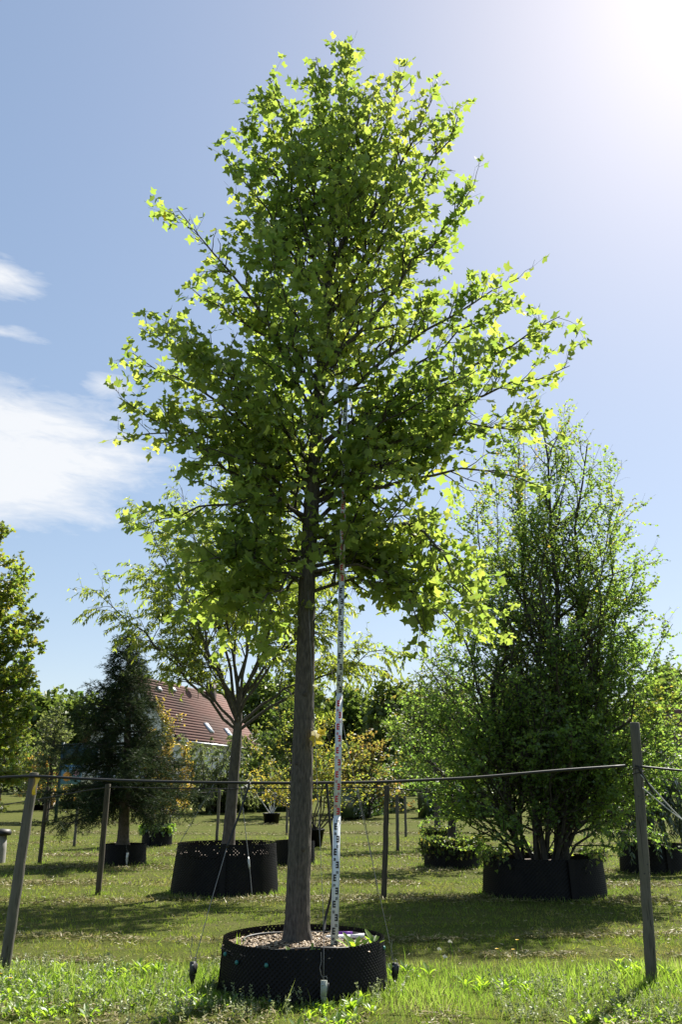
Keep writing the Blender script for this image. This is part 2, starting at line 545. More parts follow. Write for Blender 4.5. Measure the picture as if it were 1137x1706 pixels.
# tree growing -----------------------------------------------------------
def sample(P, idx, t):
    n = P.shape[1]
    f = np.clip(t, 0, .9999) * (n - 1)
    i = f.astype(int)
    w = (f - i)[:, None]
    a, b = P[idx, i], P[idx, i + 1]
    return a * (1 - w) + b * w, nrm(b - a)


def plen(P):
    return np.linalg.norm(np.diff(P, axis=1), axis=2).sum(1)


def branch_off(P, Rr, rng, gap, tr, L, ang, lift=.15, n=4, taper=.6, wig=.05, up=.2, rfac=.55, rmin=.002, lpow=1.0):
    """side branches along every polyline of P; L(t) gives length relative to the parent"""
    ln = plen(P)
    cnt = np.maximum(1, np.round(ln * (tr[1] - tr[0]) / gap)).astype(int)
    idx = np.repeat(np.arange(len(P)), cnt)
    t = tr[0] + (tr[1] - tr[0]) * np.concatenate([(np.arange(c) + rng.random(c)) / c for c in cnt])
    p, T = sample(P, idx, t)
    ro = rng.normal(size=(len(idx), 3))
    ro[:, 2] *= .6
    side = nrm(ro - T * np.sum(ro * T, 1, keepdims=True))
    a = R(ang[0]) + R(ang[1] - ang[0]) * rng.random(len(idx))
    d = nrm(T * np.cos(a)[:, None] + side * np.sin(a)[:, None] + np.array([0, 0, up]))
    le = (L[0] + (L[1] - L[0]) * t ** lpow) * (.65 + .7 * rng.random(len(idx)))
    s = np.linspace(0, 1, n)
    Q = p[:, None, :] + d[:, None, :] * (le[:, None] * s)[:, :, None]
    Q[:, :, 2] += (lift * le)[:, None] * (s ** 2)[None]
    Q[:, 1:] += rng.normal(size=(len(idx), n - 1, 3)) * (wig * le)[:, None, None] * s[None, 1:, None]
    f = np.clip(t, 0, .9999) * (P.shape[1] - 1)
    r0 = Rr[idx, f.astype(int)] * rfac
    r0 = np.maximum(np.minimum(r0, le * .03 + .001), rmin)
    RR = r0[:, None] * (1 - taper * s)[None]
    return Q, np.maximum(RR, rmin * .6)


def leaf_along(Q, rng, gap, size, tr=(.15, 1.0), droop=.25, upn=.7, jit=.5, spread=.9, off=None, extra=1):
    ln = plen(Q)
    cnt = np.maximum(2, np.round(ln * (tr[1] - tr[0]) / gap)).astype(int) * extra
    idx = np.repeat(np.arange(len(Q)), cnt)
    t = tr[0] + (tr[1] - tr[0]) * np.concatenate([(np.arange(c) + .5 + .8 * (rng.random(c) - .5)) / c for c in cnt])
    p, T = sample(Q, idx, t)
    par = np.concatenate([np.where(np.arange(c) % 2, 1., -1.) for c in cnt])
    h = nrm(np.cross(T, np.array([0, 0, 1.])) + 1e-6)
    side = h * par[:, None]
    ro = rng.normal(size=p.shape)
    d = nrm(T * .55 + side * spread + ro * jit + np.array([0, 0, -droop]))
    nr = nrm(np.array([0, 0, upn]) + rng.normal(size=p.shape) * jit + side * .25)
    sz = size[0] + (size[1] - size[0]) * rng.random(len(p)) ** .8
    return p, d, nr, sz


def bez(p0, c, p1, n):
    s = np.linspace(0, 1, n)[None, :, None]
    return p0[:, None] * (1 - s) ** 2 + 2 * c[:, None] * s * (1 - s) + p1[:, None] * s ** 2


def poly_resample(pts, n):
    pts = np.array(pts, float)
    d = np.concatenate([[0], np.cumsum(np.linalg.norm(np.diff(pts, axis=0), axis=1))])
    # smooth through the points
    s = np.linspace(0, d[-1], n)
    q = np.stack([np.interp(s, d, pts[:, i]) for i in range(3)], 1)
    for _ in range(2):
        q[1:-1] = .25 * q[:-2] + .5 * q[1:-1] + .25 * q[2:]
    return q


def bark_trunk(pts, rad, sides, rows, depth, seed, cells=24, flare=None):
    """a trunk with real vertical furrows"""
    P = poly_resample(pts, rows)
    d = np.concatenate([[0], np.cumsum(np.linalg.norm(np.diff(P, axis=0), axis=1))])
    rr = np.interp(d / d[-1], np.linspace(0, 1, len(rad)), rad)
    an = np.arange(sides) / sides * 2 * math.pi
    A, Z = np.meshgrid(an, d)
    u = A / (2 * math.pi) * cells
    w = vnoise(u * .5, Z * 2.2, seed, cells // 2) - .5
    f1 = vnoise(u + w * 1.2, Z * 7, seed + 1, cells)
    f2 = vnoise(u * 2, Z * 14, seed + 2, cells * 2)
    ridge = 1 - np.abs(2 * f1 - 1)
    off = depth * (ridge - .6) + depth * .5 * (f2 - .5)
    big = .05 * (vnoise(A / (2 * math.pi) * 4, Z * 1.1, seed + 3, 4) - .5)
    Rm = rr[:, None] * (1 + big) + off * np.minimum(1, rr[:, None] / .05)
    if flare:
        h, amt = flare
        Rm *= 1 + amt * np.exp(-Z / h) * (1 + .35 * np.cos(A * 5 + 1) + .2 * np.cos(A * 3))
    X = P[:, None, 0] + Rm * np.cos(A)
    Y = P[:, None, 1] + Rm * np.sin(A)
    ZZ = P[:, None, 2] + 0 * A
    V = np.stack([X, Y, ZZ], -1).reshape(-1, 3)
    i = np.arange(rows - 1)[:, None] * sides
    j = np.arange(sides)[None]
    k = (j + 1) % sides
    F = np.stack([i + j, i + k, i + sides + k, i + sides + j], -1).reshape(-1, 4)
    return Mesh().add(V, F), P, rr


# ================================================================= GROUND
gx = np.concatenate([np.linspace(-900, -60, 16), np.linspace(-56, 56, 57), np.linspace(60, 900, 16)])
gy = np.concatenate([np.linspace(-300, -10, 10), np.linspace(-6, 130, 103), np.linspace(140, 1500, 20)])
GX, GY = np.meshgrid(gx, gy)
GZ = terrain(GX, GY)
nx_ = len(gx)
i = (np.arange(len(gy) - 1) * nx_)[:, None]
j = np.arange(nx_ - 1)[None]
GF = np.stack([i + j, i + j + 1, i + nx_ + j + 1, i + nx_ + j], -1).reshape(-1, 4)
g = Mesh().add(np.stack([GX, GY, GZ], -1).reshape(-1, 3), GF)
g.build('ground', 'lawn', smooth=True, kind='structure')

# ================================================================= POTS
def pot_wall(c, r0, r1, h, cols, rows, stud, seed, hole=True, wob=.012, closed_below=0):
    """studded air-pruning wall: every cell is a cone pushed outwards, alternate cells dented inwards"""
    cx, cy, cz = c

    def S(u, v):
        a = u / cols * 2 * math.pi
        w = wob * (vnoise(u / cols * 9, v * .5 + seed, seed, 9) - .5) * 2
        rr = r0 + (r1 - r0) * v + w
        zz = cz + h * v + .012 * (vnoise(u / cols * 7, 0 * u + 3, seed + 5, 7) - .5) * v
        return np.stack([cx + rr * np.cos(a), cy + rr * np.sin(a), zz], -1), np.stack([np.cos(a), np.sin(a), 0 * a], -1)
    q = 2
    nu_, nv_ = cols * q, rows * q
    J, I = np.meshgrid(np.arange(nu_), np.arange(nv_ + 1))
    J = J.ravel().astype(float)
    I = I.ravel().astype(float)
    u, v = J / q, I / q
    e = np.cos(math.pi * u) * np.cos(math.pi * v)      # peaks in a diagonal lattice
    e = np.sign(e) * np.abs(e) ** .8
    p, nn = S(u, v / rows)
    V = p + nn * (stud * e)[:, None]
    j = np.arange(nu_)[None]
    i = np.arange(nv_)[:, None]
    k = (j + 1) % nu_
    F = np.stack([i * nu_ + j, i * nu_ + k, (i + 1) * nu_ + k, (i + 1) * nu_ + j], -1).reshape(-1, 4)
    if hole:
        fi = np.repeat(np.arange(nv_), nu_)
        fj = np.tile(np.arange(nu_), nv_)
        # light shows through the pierced tips of some cones
        pk = ((fj // 2 + fi // 2) % 2 == 0) & (fi % 2 == 0) & (fj % 2 == 0)
        F = F[~(pk & (fi // q >= closed_below) & (vnoise(fj * .45, fi * .45, seed + 9) > .55) & (np.sin(fj / nu_ * 2 * math.pi) > (-.2 if seed == 4 else -2)))]
    ms = Mesh().add(V, F)
    return ms


def soil_disc(c, r, seed, bump=.02, mound=.0, seg=48, rings=14):
    V = [(c[0], c[1], c[2] + mound)]
    F3 = []
    F4 = []
    a = np.arange(seg) / seg * 2 * math.pi
    for k in range(1, rings + 1):
        rr = r * k / rings
        x = c[0] + rr * np.cos(a)
        y = c[1] + rr * np.sin(a)
        z = c[2] + mound * (1 - (k / rings) ** 2) + bump * (vnoise(x * 9 + 50, y * 9 + 50, seed) - .5)
        V += list(np.stack([x, y, z], 1))
    for j in range(seg):
        k = (j + 1) % seg
        F3.append((0, 1 + j, 1 + k))
        for q in range(rings - 1):
            F4.append((1 + q * seg + j, 1 + (q + 1) * seg + j, 1 + (q + 1) * seg + k, 1 + q * seg + k))
    ms = Mesh().add(V, F3)
    ms.f4.append(np.array(F4))
    return ms


def studded_pot(c, r0, r1, h, cols, rows, stud, seed, label, group='black studded tree pots', soil=.07, hole=False):
    t = empty('tree_pot', c, label, 'pot', group)
    pot_wall(c, r0, r1, h, cols, rows, stud, seed, hole, r0 * .035, rows - 8).build('wall', 'black_plastic', t)
    soil_disc((c[0], c[1], c[2] + h - soil), r1 - .006, seed, .03, .03).build('soil', 'soil', t)
    a0_ = -1.2 - .9 * ((seed * 37) % 10) / 10
    sm2 = Mesh()
    for a1_ in (a0_, a0_ + .05):
        q_ = []
        for aa_ in (a1_, a1_ + .05):
            for v_ in (0, 1.02):
                rr2 = r0 + (r1 - r0) * v_ + stud + r0 * .035 + .004
                q_.append((c[0] + rr2 * math.cos(aa_), c[1] + rr2 * math.sin(aa_), c[2] + h * v_))
        sm2.add(q_, [(0, 1, 3, 2)])
    sm2.build('seam_strip', 'black_plastic', t)
    return t


def smooth_pot(c, r0, r1, h, label, group='black studded tree pots'):
    t = empty('tree_pot', c, label, 'pot', group)
    Mesh().lathe(c, [(r0 * .6, .01), (r0, .01), (r1, h - .06), (r1 + .02, h - .06), (r1 + .02, h), (r1 - .015, h), (r1 - .03, h - .1)], 32).build('wall', 'black_plastic', t)
    soil_disc((c[0], c[1], c[2] + h - .07), r1 - .02, 3, .02, .02, 24, 6).build('soil', 'soil', t)
    return t


PC = (-.325, 7.79, 0)
near_pot = empty('tree_pot', PC, 'low wide black studded pot holding the tulip tree, nearest of all pots', 'pot', 'black studded tree pots')
pot_wall(PC, .70, .665, .375, 220, 20, .010, 4, True, .026, 13).build('wall', 'black_plastic', near_pot)
soil_disc((PC[0], PC[1], .285), .668, 8, .035, .03, 64, 22).build('soil', 'soil', near_pot)
rg = np.random.default_rng(5)
nch = 5200
ra = .655 * np.sqrt(rg.random(nch))
aa = rg.random(nch) * 2 * math.pi
cp = np.stack([PC[0] + ra * np.cos(aa), PC[1] + ra * np.sin(aa), .302 + .028 * (1 - (ra / .66) ** 2) + .012 * rg.random(nch)], 1)
chv = np.array([(-.5, 0, 0), (.5, 0, 0), (.42, 1, 0), (-.46, .9, 0), (-.3, .1, .22), (.35, .15, .2), (.3, .85, .18), (-.3, .8, .24)], float)
chf = np.array([(4, 5, 6, 7), (0, 1, 5, 4), (1, 2, 6, 5), (2, 3, 7, 6), (3, 0, 4, 7)])
chd = nrm(np.stack([rg.normal(size=nch), rg.normal(size=nch), rg.normal(size=nch) * .3], 1))
chn = nrm(np.stack([rg.normal(size=nch) * .35, rg.normal(size=nch) * .35, np.ones(nch)], 1))
Mesh().leaves(chv, chf, cp, chd, chn, .008 + .024 * rg.random(nch) ** 1.8, rg.random(nch)).build('mulch_chips', 'chips', near_pot, kind='stuff')
# teal fasteners on the wall and the overlapping seam strip on the left
for ax, zz in ((-2.62, .29), (-2.35, .255), (-1.93, .262), (-1.86, .03), (-.18, .30)):
    rr = .70 - .035 * zz / .375
    p = np.array([PC[0] + (rr + .008) * math.cos(ax), PC[1] + (rr + .008) * math.sin(ax), zz])
    o3 = np.array([math.cos(ax), math.sin(ax), 0])
    Mesh().tubes(np.stack([p, p + o3 * .012, p + o3 * .02]), np.array([.016, .016, .009]), 12, True).build('fastener', 'teal', near_pot)
sa = np.array([-3.12, -3.05, -2.98])
sm = Mesh()
for k in range(2):
    V = []
    for a in sa[k:k + 2]:
        for zz in (0, .392):
            rr = .725 - .035 * zz / .375
            V.append((PC[0] + rr * math.cos(a), PC[1] + rr * math.sin(a), zz))
    sm.add(V, [(0, 1, 3, 2)])
sm.build('seam_strip', 'black_plastic', near_pot)

# drip hose lying on the mulch
th = np.linspace(-2.5, 3.2, 70)
rr = .50 + .05 * np.sin(th * 2.3 + 1) + .02 * np.sin(th * 5)
hp = np.stack([PC[0] + .06 + rr * np.cos(th), PC[1] + .03 + rr * np.sin(th), .338 + .008 * np.sin(th * 3) - .03 * (rr / .66) ** 2 + .012], 1)
Mesh().tubes(hp, np.full(70, .011), 8, True).build('drip_hose', 'black_rubber', smooth=True, label='black drip hose ring lying on the mulch in the nearest pot', cat='hose')

# white plant stake with a purple end lying behind the staff
st = empty('plant_stake', (.10, 7.98, .335), 'white plastic stake with purple end lying on the mulch behind the staff', 'stake')
Mesh().tubes(np.array([(-.13, 7.95, .335), (-.12, 7.95, .336), (.08, 7.97, .338)]), np.array([.013, .019, .019]), 10, True).build('shaft', 'white_plastic', st, True)
Mesh().tubes(np.array([(.08, 7.97, .338), (.20, 7.985, .345)]), np.array([.0195, .0195]), 10, True).build('shaft', 'white_plastic', st, True)
Mesh().box((-.02, 8.0, .335), (.10, 8.012, .375)).build('purple_tag', 'purple', st)

# ================================================================= LEVELLING STAFF
SB = Vector((-.055, 7.60, .30))
staff = empty('levelling_staff', SB, 'tall white levelling staff with black and red graduations leaning beside the trunk', 'measuring staff')
staff.rotation_euler = (R(.25), R(1.12), R(6))
FONT = {'0': ['111', '101', '101', '101', '111'], '1': ['010', '110', '010', '010', '111'], '2': ['111', '001', '111', '100', '111'],
        '3': ['111', '001', '111', '001', '111'], '4': ['101', '101', '111', '001', '001'], '5': ['111', '100', '111', '001', '111'],
        '6': ['111', '100', '111', '101', '111'], '7': ['111', '001', '010', '010', '010'], '8': ['111', '101', '111', '101', '111'],
        '9': ['111', '101', '111', '001', '111']}
for s in range(5):
    w, dp = .060 - .0040 * s, .032 - .004 * s
    z0, z1 = s * 1.02, (s + 1) * 1.02
    y0 = -dp / 2
    ms = Mesh()
    zb = z0 - .004 if s else 0
    ms.box((-w / 2, y0, zb), (w / 2, dp / 2, z1))
    sec = ms.build('section', 'staff_white', staff, off=(0, 0, 0))
    # raised side rails
    ms = Mesh()
    for sg in (-1, 1):
        ms.box((sg * (w / 2 + .0005), y0 - .0025, zb + .002), (sg * (w / 2 - .0035), y0 - .0002, z1 - .002))
    ms.build('edge_rail', 'staff_white', sec, off=(0, 0, 0))
    mk, nu = Mesh(), Mesh()
    f0, f1 = y0 - .0022, y0 - .0004
    hw = w / 2 - .008
    for k in range(10):
        zz = z0 + .01 + k * .1
        right = (k + s * 10) % 2 == 0
        sg = 1 if right else -1
        xs = hw * sg
        def rect(xa, xb, za, zb_, tgt=mk):
            tgt.box((xa, f0, za), (xb, f1, zb_))
        rect(xs, xs - sg * .0075, zz, zz + .052)
        for q in range(3):
            rect(xs - sg * .0077, xs - sg * .025, zz + q * .02, zz + q * .02 + .012)
        txt = '%02d' % (k + s * 10)
        u = .0027
        x0 = (-.022 if right else .001) if s < 3 else (-.018 if right else .001)
        for ci, ch in enumerate(txt):
            for r_, row in enumerate(FONT[ch]):
                for c_, b in enumerate(row):
                    if b == '1':
                        nu.box((x0 + ci * 4 * u + c_ * u, f0, zz + .018 - r_ * u * 1.5 + .056), (x0 + ci * 4 * u + c_ * u + u * .98, f1, zz + .018 - r_ * u * 1.5 + u * 1.45 + .056))
    mk.build('graduation_marks', 'print_red' if s % 2 else 'print_black', sec, off=(0, 0, 0), kind='stuff')
    nu.build('numerals', 'print_red' if s % 2 else 'print_black', sec, off=(0, 0, 0), kind='stuff')
    if s < 4:
        Mesh().box((-w / 2 - .012, -.012, z1 - .02), (-w / 2 - .001, .008, z1 + .012)).build('lock_button', 'black_plastic', sec, off=(0, 0, 0))
Mesh().box((-.031, -.019, -.012), (.031, .019, .012)).build('foot', 'steel', staff, off=(0, 0, 0))

# ================================================================= TULIP TREE
rng = np.random.default_rng(2024)
TB = (-.375, 7.8, .29)
tulip = empty('tulip_tree', TB, 'tall tulip tree with bright green lobed leaves in the nearest pot, beside the staff', 'tree')
tp = [(-.375, 7.8, .29), (-.355, 7.8, 1.2), (-.335, 7.8, 2.3), (-.325, 7.8, 3.44), (-.27, 7.82, 4.6), (-.20, 7.85, 5.82), (-.12, 7.87, 7.0), (-.05, 7.9, 8.4), (.05, 7.9, 9.3), (.11, 7.9, 10.08)]
tz = np.array(tp)[:, 2]
trad = [.100, .096, .088, .078, .066, .052, .038, .025, .014, .006]
tm, TPth, Trr = bark_trunk(tp, np.interp(np.linspace(0, 1, 40), (tz - tz[0]) / (tz[-1] - tz[0]), trad), 90, 460, .010, 3, 38, flare=(.10, .40))
tm.build('trunk', 'tulip_bark', tulip, True)
Mesh().tubes(np.array([(-.36, 7.715, 3.60), (-.36, 7.69, 3.61)]), np.array([.026, .022]), 12, True).build('pruning_scar', 'rope', tulip)

for zs_, as_, rs_ in ((1.05, -1.2, .020), (1.75, -2.1, .016), (2.35, -1.5, .022), (2.85, -.9, .018)):
    rt_ = float(np.interp(zs_, TPth[:, 2], Trr))
    cs_ = np.array([np.interp(zs_, TPth[:, 2], TPth[:, 0]), np.interp(zs_, TPth[:, 2], TPth[:, 1]), zs_])
    ds_ = np.array([math.cos(as_), math.sin(as_), 0])
    Mesh().tubes(np.stack([cs_ + ds_ * (rt_ - .012), cs_ + ds_ * (rt_ + .006), cs_ + ds_ * (rt_ + .009)]), np.array([rs_ * 1.3, rs_, rs_ * .5]), 12, True).build('branch_scar', 'twig_bark', tulip, True)


def on_trunk(z):
    return np.array([np.interp(z, TPth[:, 2], TPth[:, k]) for k in range(3)])


explicit = [
    [(.0, 0, 3.30), (.18, 7.72, 3.42), (.55, 7.6, 3.36), (.9, 7.45, 3.02)],
    [(.0, 0, 3.60), (.18, 7.75, 3.92), (.54, 7.65, 4.0), (.88, 7.55, 3.8), (1.15, 7.5, 3.4), (1.32, 7.45, 2.95)],
    [(.0, 0, 3.95), (.07, 7.8, 4.29), (.43, 7.78, 4.46), (1.02, 7.75, 4.48), (1.51, 7.7, 4.58), (1.98, 7.7, 4.33)],
    [(.0, 0, 3.50), (-.57, 7.7, 3.58), (-.95, 7.5, 3.6), (-1.38, 7.25, 3.45)],
    [(.0, 0, 3.98), (-.76, 7.75, 4.39), (-1.13, 7.7, 4.6), (-1.63, 7.65, 4.87), (-2.22, 7.6, 5.25)],
    [(.0, 0, 5.05), (-.56, 7.8, 5.86), (-.95, 7.75, 6.51), (-1.45, 7.7, 7.1), (-1.8, 7.65, 7.58)],
    [(.0, 0, 4.80), (.32, 7.8, 5.24), (.94, 7.75, 5.51), (1.64, 7.7, 5.79), (2.3, 7.7, 6.25)],
    [(.0, 0, 4.05), (-.7, 7.75, 4.25), (-1.3, 7.75, 4.2), (-1.95, 7.75, 3.95)],
    [(.0, 0, 4.4), (-.8, 7.9, 5.0), (-1.5, 7.9, 5.5), (-2.2, 7.85, 5.9)],
    [(.0, 0, 5.4), (-.6, 7.9, 6.0), (-1.2, 7.9, 6.4), (-1.66, 7.9, 6.75)],
    [(.0, 0, 6.2), (-.5, 7.8, 7.1), (-1.0, 7.8, 7.9), (-1.33, 7.75, 8.35)],
    [(.0, 0, 6.6), (-.45, 7.9, 7.6), (-.9, 7.95, 8.4), (-1.2, 8.0, 9.05)],
    [(.0, 0, 7.2), (-.35, 7.85, 8.1), (-.65, 7.8, 8.9), (-.85, 7.8, 9.55)],
    [(.0, 0, 7.8), (-.18, 7.82, 8.8), (-.26, 7.8, 9.4), (-.3, 7.78, 9.85)],
    [(.0, 0, 7.6), (.25, 7.85, 8.5), (.38, 7.88, 9.1), (.42, 7.9, 9.55)],
    [(.0, 0, 6.9), (-.5, 7.95, 8.0), (-.75, 8.0, 8.8), (-.95, 8.0, 9.4)],
    [(.0, 0, 6.7), (.45, 7.8, 7.8), (.85, 7.8, 8.7), (1.1, 7.8, 9.3)],
    [(.0, 0, 4.3), (-.9, 7.75, 4.75), (-1.6, 7.7, 5.0), (-2.12, 7.65, 4.85)],
    [(.0, 0, 4.6), (-.8, 7.8, 5.3), (-1.5, 7.75, 5.75), (-2.05, 7.7, 6.1)],
    [(.0, 0, 4.4), (.6, 7.78, 4.9), (1.3, 7.75, 5.1), (1.95, 7.7, 4.95)],
    [(.0, 0, 6.8), (.25, 7.9, 8.0), (.5, 7.95, 9.0), (.76, 8.0, 9.85)],
    [(.0, 0, 6.3), (.4, 7.85, 7.2), (.95, 7.85, 8.2), (1.4, 7.85, 9.1)],
    [(.0, 0, 5.7), (.4, 7.75, 6.4), (.95, 7.7, 7.1), (1.48, 7.65, 7.9)],
    [(.0, 0, 5.2), (.5, 7.7, 5.8), (1.2, 7.65, 6.3), (1.88, 7.6, 6.65)],
    [(.0, 0, 4.6), (.5, 7.9, 4.9), (1.3, 7.9, 5.4), (2.4, 7.85, 5.75)],
    [(.0, 0, 4.2), (.5, 7.95, 4.7), (1.3, 8.0, 5.1), (2.15, 8.0, 5.15)],
    [(.0, 0, 3.55), (-.6, 7.9, 3.7), (-1.05, 7.95, 3.55), (-1.4, 8.0, 3.2)],
    [(.0, 0, 3.45), (-.5, 7.7, 3.5), (-.75, 7.6, 3.35), (-.95, 7.5, 3.0)],
    [(.0, 0, 3.42), (-.5, 7.55, 3.42), (-.68, 7.4, 3.15), (-.75, 7.3, 2.8)],
    [(.0, 0, 3.5), (-.45, 7.95, 3.5), (-.65, 8.0, 3.2), (-.7, 8.0, 2.8)],
    [(.0, 0, 3.5), (.3, 7.6, 3.55), (.6, 7.5, 3.3), (.75, 7.45, 2.85)],
    [(.0, 0, 3.55), (.4, 7.95, 3.7), (.9, 8.0, 3.4), (1.15, 8.0, 2.85)],
    [(.0, 0, 3.6), (-.7, 8.05, 3.75), (-1.1, 8.2, 3.5), (-1.25, 8.25, 3.0)],
    [(.0, 0, 3.65), (-.75, 7.85, 3.8), (-1.2, 7.8, 3.6), (-1.5, 7.8, 3.3)],
    [(.0, 0, 3.48), (-.5, 7.8, 3.5), (-.8, 7.75, 3.3), (-.95, 7.7, 2.9)],
    [(.0, 0, 3.85), (.5, 8.0, 4.05), (1.0, 8.05, 3.85), (1.5, 8.1, 3.45)],
    [(.0, 0, 3.45), (.25, 7.85, 3.75), (.7, 7.9, 3.75), (1.1, 7.85, 3.45), (1.4, 7.8, 3.05)],
]
LP, LR = [], []
for e in explicit:
    z0 = e[0][2]
    b = on_trunk(z0)
    pts = [tuple(b)] + e[1:]
    q = poly_resample(pts, 10)
    q[1:-1] += rng.normal(size=(8, 3)) * .025
    ln = np.linalg.norm(np.diff(q, axis=0), axis=1).sum()
    LP.append(q)
    LR.append(np.linspace(.010 + .006 * ln, .004, 10))
n_exp = len(LP)
zz_, rr_ = [2.9, 3.6, 4.2, 5, 6, 7, 8, 9, 9.6, 10.2], [.7, 1.05, 1.55, 1.95, 1.85, 1.5, 1.1, .62, .35, .1]
gold = 2.39996
for k in range(52):
    u = (k + .5) / 52
    zt = 3.2 + 6.0 * u ** 1.05 + rng.normal() * .1
    a = k * gold + rng.normal() * .25
    rad = np.interp(zt, zz_, rr_) * (.62 + .42 * rng.random())
    tip = np.array([rad * math.cos(a) + np.interp(zt, TPth[:, 2], TPth[:, 0]) + .12, 7.87 + rad * .80 * math.sin(a), zt])
    slope = np.interp(zt, [3.2, 4.5, 6, 10], [-.25, .25, .8, 1.7])
    z0 = np.clip(zt - rad * slope, 3.45, min(zt + .3, 9.6))
    b = on_trunk(z0)
    c = (b + tip) / 2 + np.array([0, 0, np.interp(zt, [3.2, 5, 10], [.35, .2, -.05]) * rad])
    q = bez(b[None], c[None], tip[None], 10)[0]
    q[1:-1] += rng.normal(size=(8, 3)) * .03
    ln = np.linalg.norm(np.diff(q, axis=0), axis=1).sum()
    LP.append(q)
    LR.append(np.linspace(.005 + .005 * ln, .0035, 10))
# the leader
q = np.array([on_trunk(z) for z in np.linspace(8.4, 10.08, 10)])
for _ in range(2):
    LP.append(q)
    LR.append(np.full(10, .004))
LP, LR = np.array(LP), np.array(LR)
for k in range(n_exp):
    Mesh().tubes(LP[k], LR[k], 8).build('limb', 'tulip_bark', tulip, True)
tw = Mesh().tubes(LP[n_exp:], LR[n_exp:], 6)
Q1, R1 = branch_off(LP, LR, rng, .118, (.09, 1.0), (.54, .22), (30, 65), .12, 5, wig=.05, up=.12, rfac=.6, rmin=.0022)
Q2, R2 = branch_off(Q1, R1, rng, .165, (.25, 1.0), (.26, .16), (30, 60), .05, 3, up=.05, rmin=.0016)
tw.tubes(Q1, R1, 4).tubes(Q2, R2, 3)
tw.build('twigs', 'twig_bark', tulip, kind='stuff')
sets = [leaf_along(Q1, rng, .040, (.046, .108), (.2, 1.02), .35, .55, .48, .8),
        leaf_along(Q2, rng, .034, (.044, .102), (.15, 1.05), .35, .55, .48, .8),
        leaf_along(LP, rng, .09, (.06, .11), (.25, 1.0), .3, .55, .5, .9)]
pos, dr, nr, sz = [np.concatenate(x) for x in zip(*sets)]
gapn = vnoise(pos[:, 0] * 2.6 + 30, pos[:, 2] * 2.6 + pos[:, 1] * 1.9 + 10, 77)
ok = (pos[:, 2] > 2.55) & ((gapn > .43) | (rng.random(len(pos)) < .32) | ((pos[:, 0] < -.55) & (pos[:, 2] < 4.1)) | ((pos[:, 0] > .35) & (pos[:, 2] < 3.9)))
upz = np.clip((pos[:, 2] - 7) / 3, 0, 1)
ok &= rng.random(len(pos)) > .08 * upz
# a lone sprig of leaves low on the trunk
pos, dr, nr, sz = pos[ok], dr[ok], nr[ok], sz[ok]
lp_ = np.array([(-.27, 7.72, 2.05), (-.25, 7.70, 2.02), (-.24, 7.72, 2.0), (-.26, 7.70, 2.42), (-.25, 7.74, 2.45)])
pos = np.concatenate([pos, lp_])
dr = np.concatenate([dr, nrm(np.array([(.6, -.2, -.5), (.3, -.3, -.8), (.7, -.1, .1), (.7, -.2, .3), (.4, -.4, -.5)]))])
nr = np.concatenate([nr, nrm(np.array([(.3, -.5, .7), (.2, -.9, .3), (0, -.7, .6), (0, -.5, .8), (.5, -.5, .4)]))])
sz = np.concatenate([sz, [.105, .11, .09, .07, .06]])
tint = np.clip(.16 + .62 * vnoise(pos[:, 0] * 1.7 + 40, pos[:, 2] * 1.7 + pos[:, 1] * 1.3, 6) + .22 * rng.normal(size=len(pos)), 0, .92)
tint[rng.random(len(pos)) < .0008] = 1.0
tint[-5:-2] = 1.0
# the leaves that show largest become leaves of their own
cp_ = np.array(cam.location)
dist = np.linalg.norm(pos - cp_, axis=1)
nn_ = nrm(nr - dr * np.sum(nr * dr, 1, keepdims=True))
face = np.abs(np.sum(nn_ * nrm(cp_ - pos), 1))
show = sz * (.35 + face) / dist
pick = np.argsort(-show)[:300]
rest = np.setdiff1d(np.arange(len(pos)), pick)
cr = Mesh()
for q, tmq in enumerate((TULIP, TULIP2, TULIP3)):
    rq = rest[q::3]
    cr.leaves(*tmq, pos[rq], dr[rq], nr[rq], sz[rq], tint[rq])
cr.build('crown', 'tulip_leaf', tulip, kind='stuff')
lmesh = []
for q in range(7):
    ms = Mesh()
    tmq = (TULIP, TULIP2, TULIP3)[q % 3]
    ms.add(tmq[0], tmq[1], .15 + .14 * q)
    lmesh.append(ms.data('leaf', 'tulip_leaf'))
sd = np.cross(dr, nn_)
for k in pick:
    o = bpy.data.objects.new('leaf', lmesh[int(np.clip(tint[k] * 6.2, 0, 6))])
    mw = Matrix(((sd[k][0], dr[k][0], nn_[k][0], 0), (sd[k][1], dr[k][1], nn_[k][1], 0), (sd[k][2], dr[k][2], nn_[k][2], 0), (0, 0, 0, 1)))
    mw = Matrix.Translation(Vector(pos[k]) - Vector(TB)) @ mw @ Matrix.Scale(float(sz[k]), 4)
    o.parent = tulip
    o.matrix_basis = mw
    COL.objects.link(o)
print('tulip leaves', len(pos))


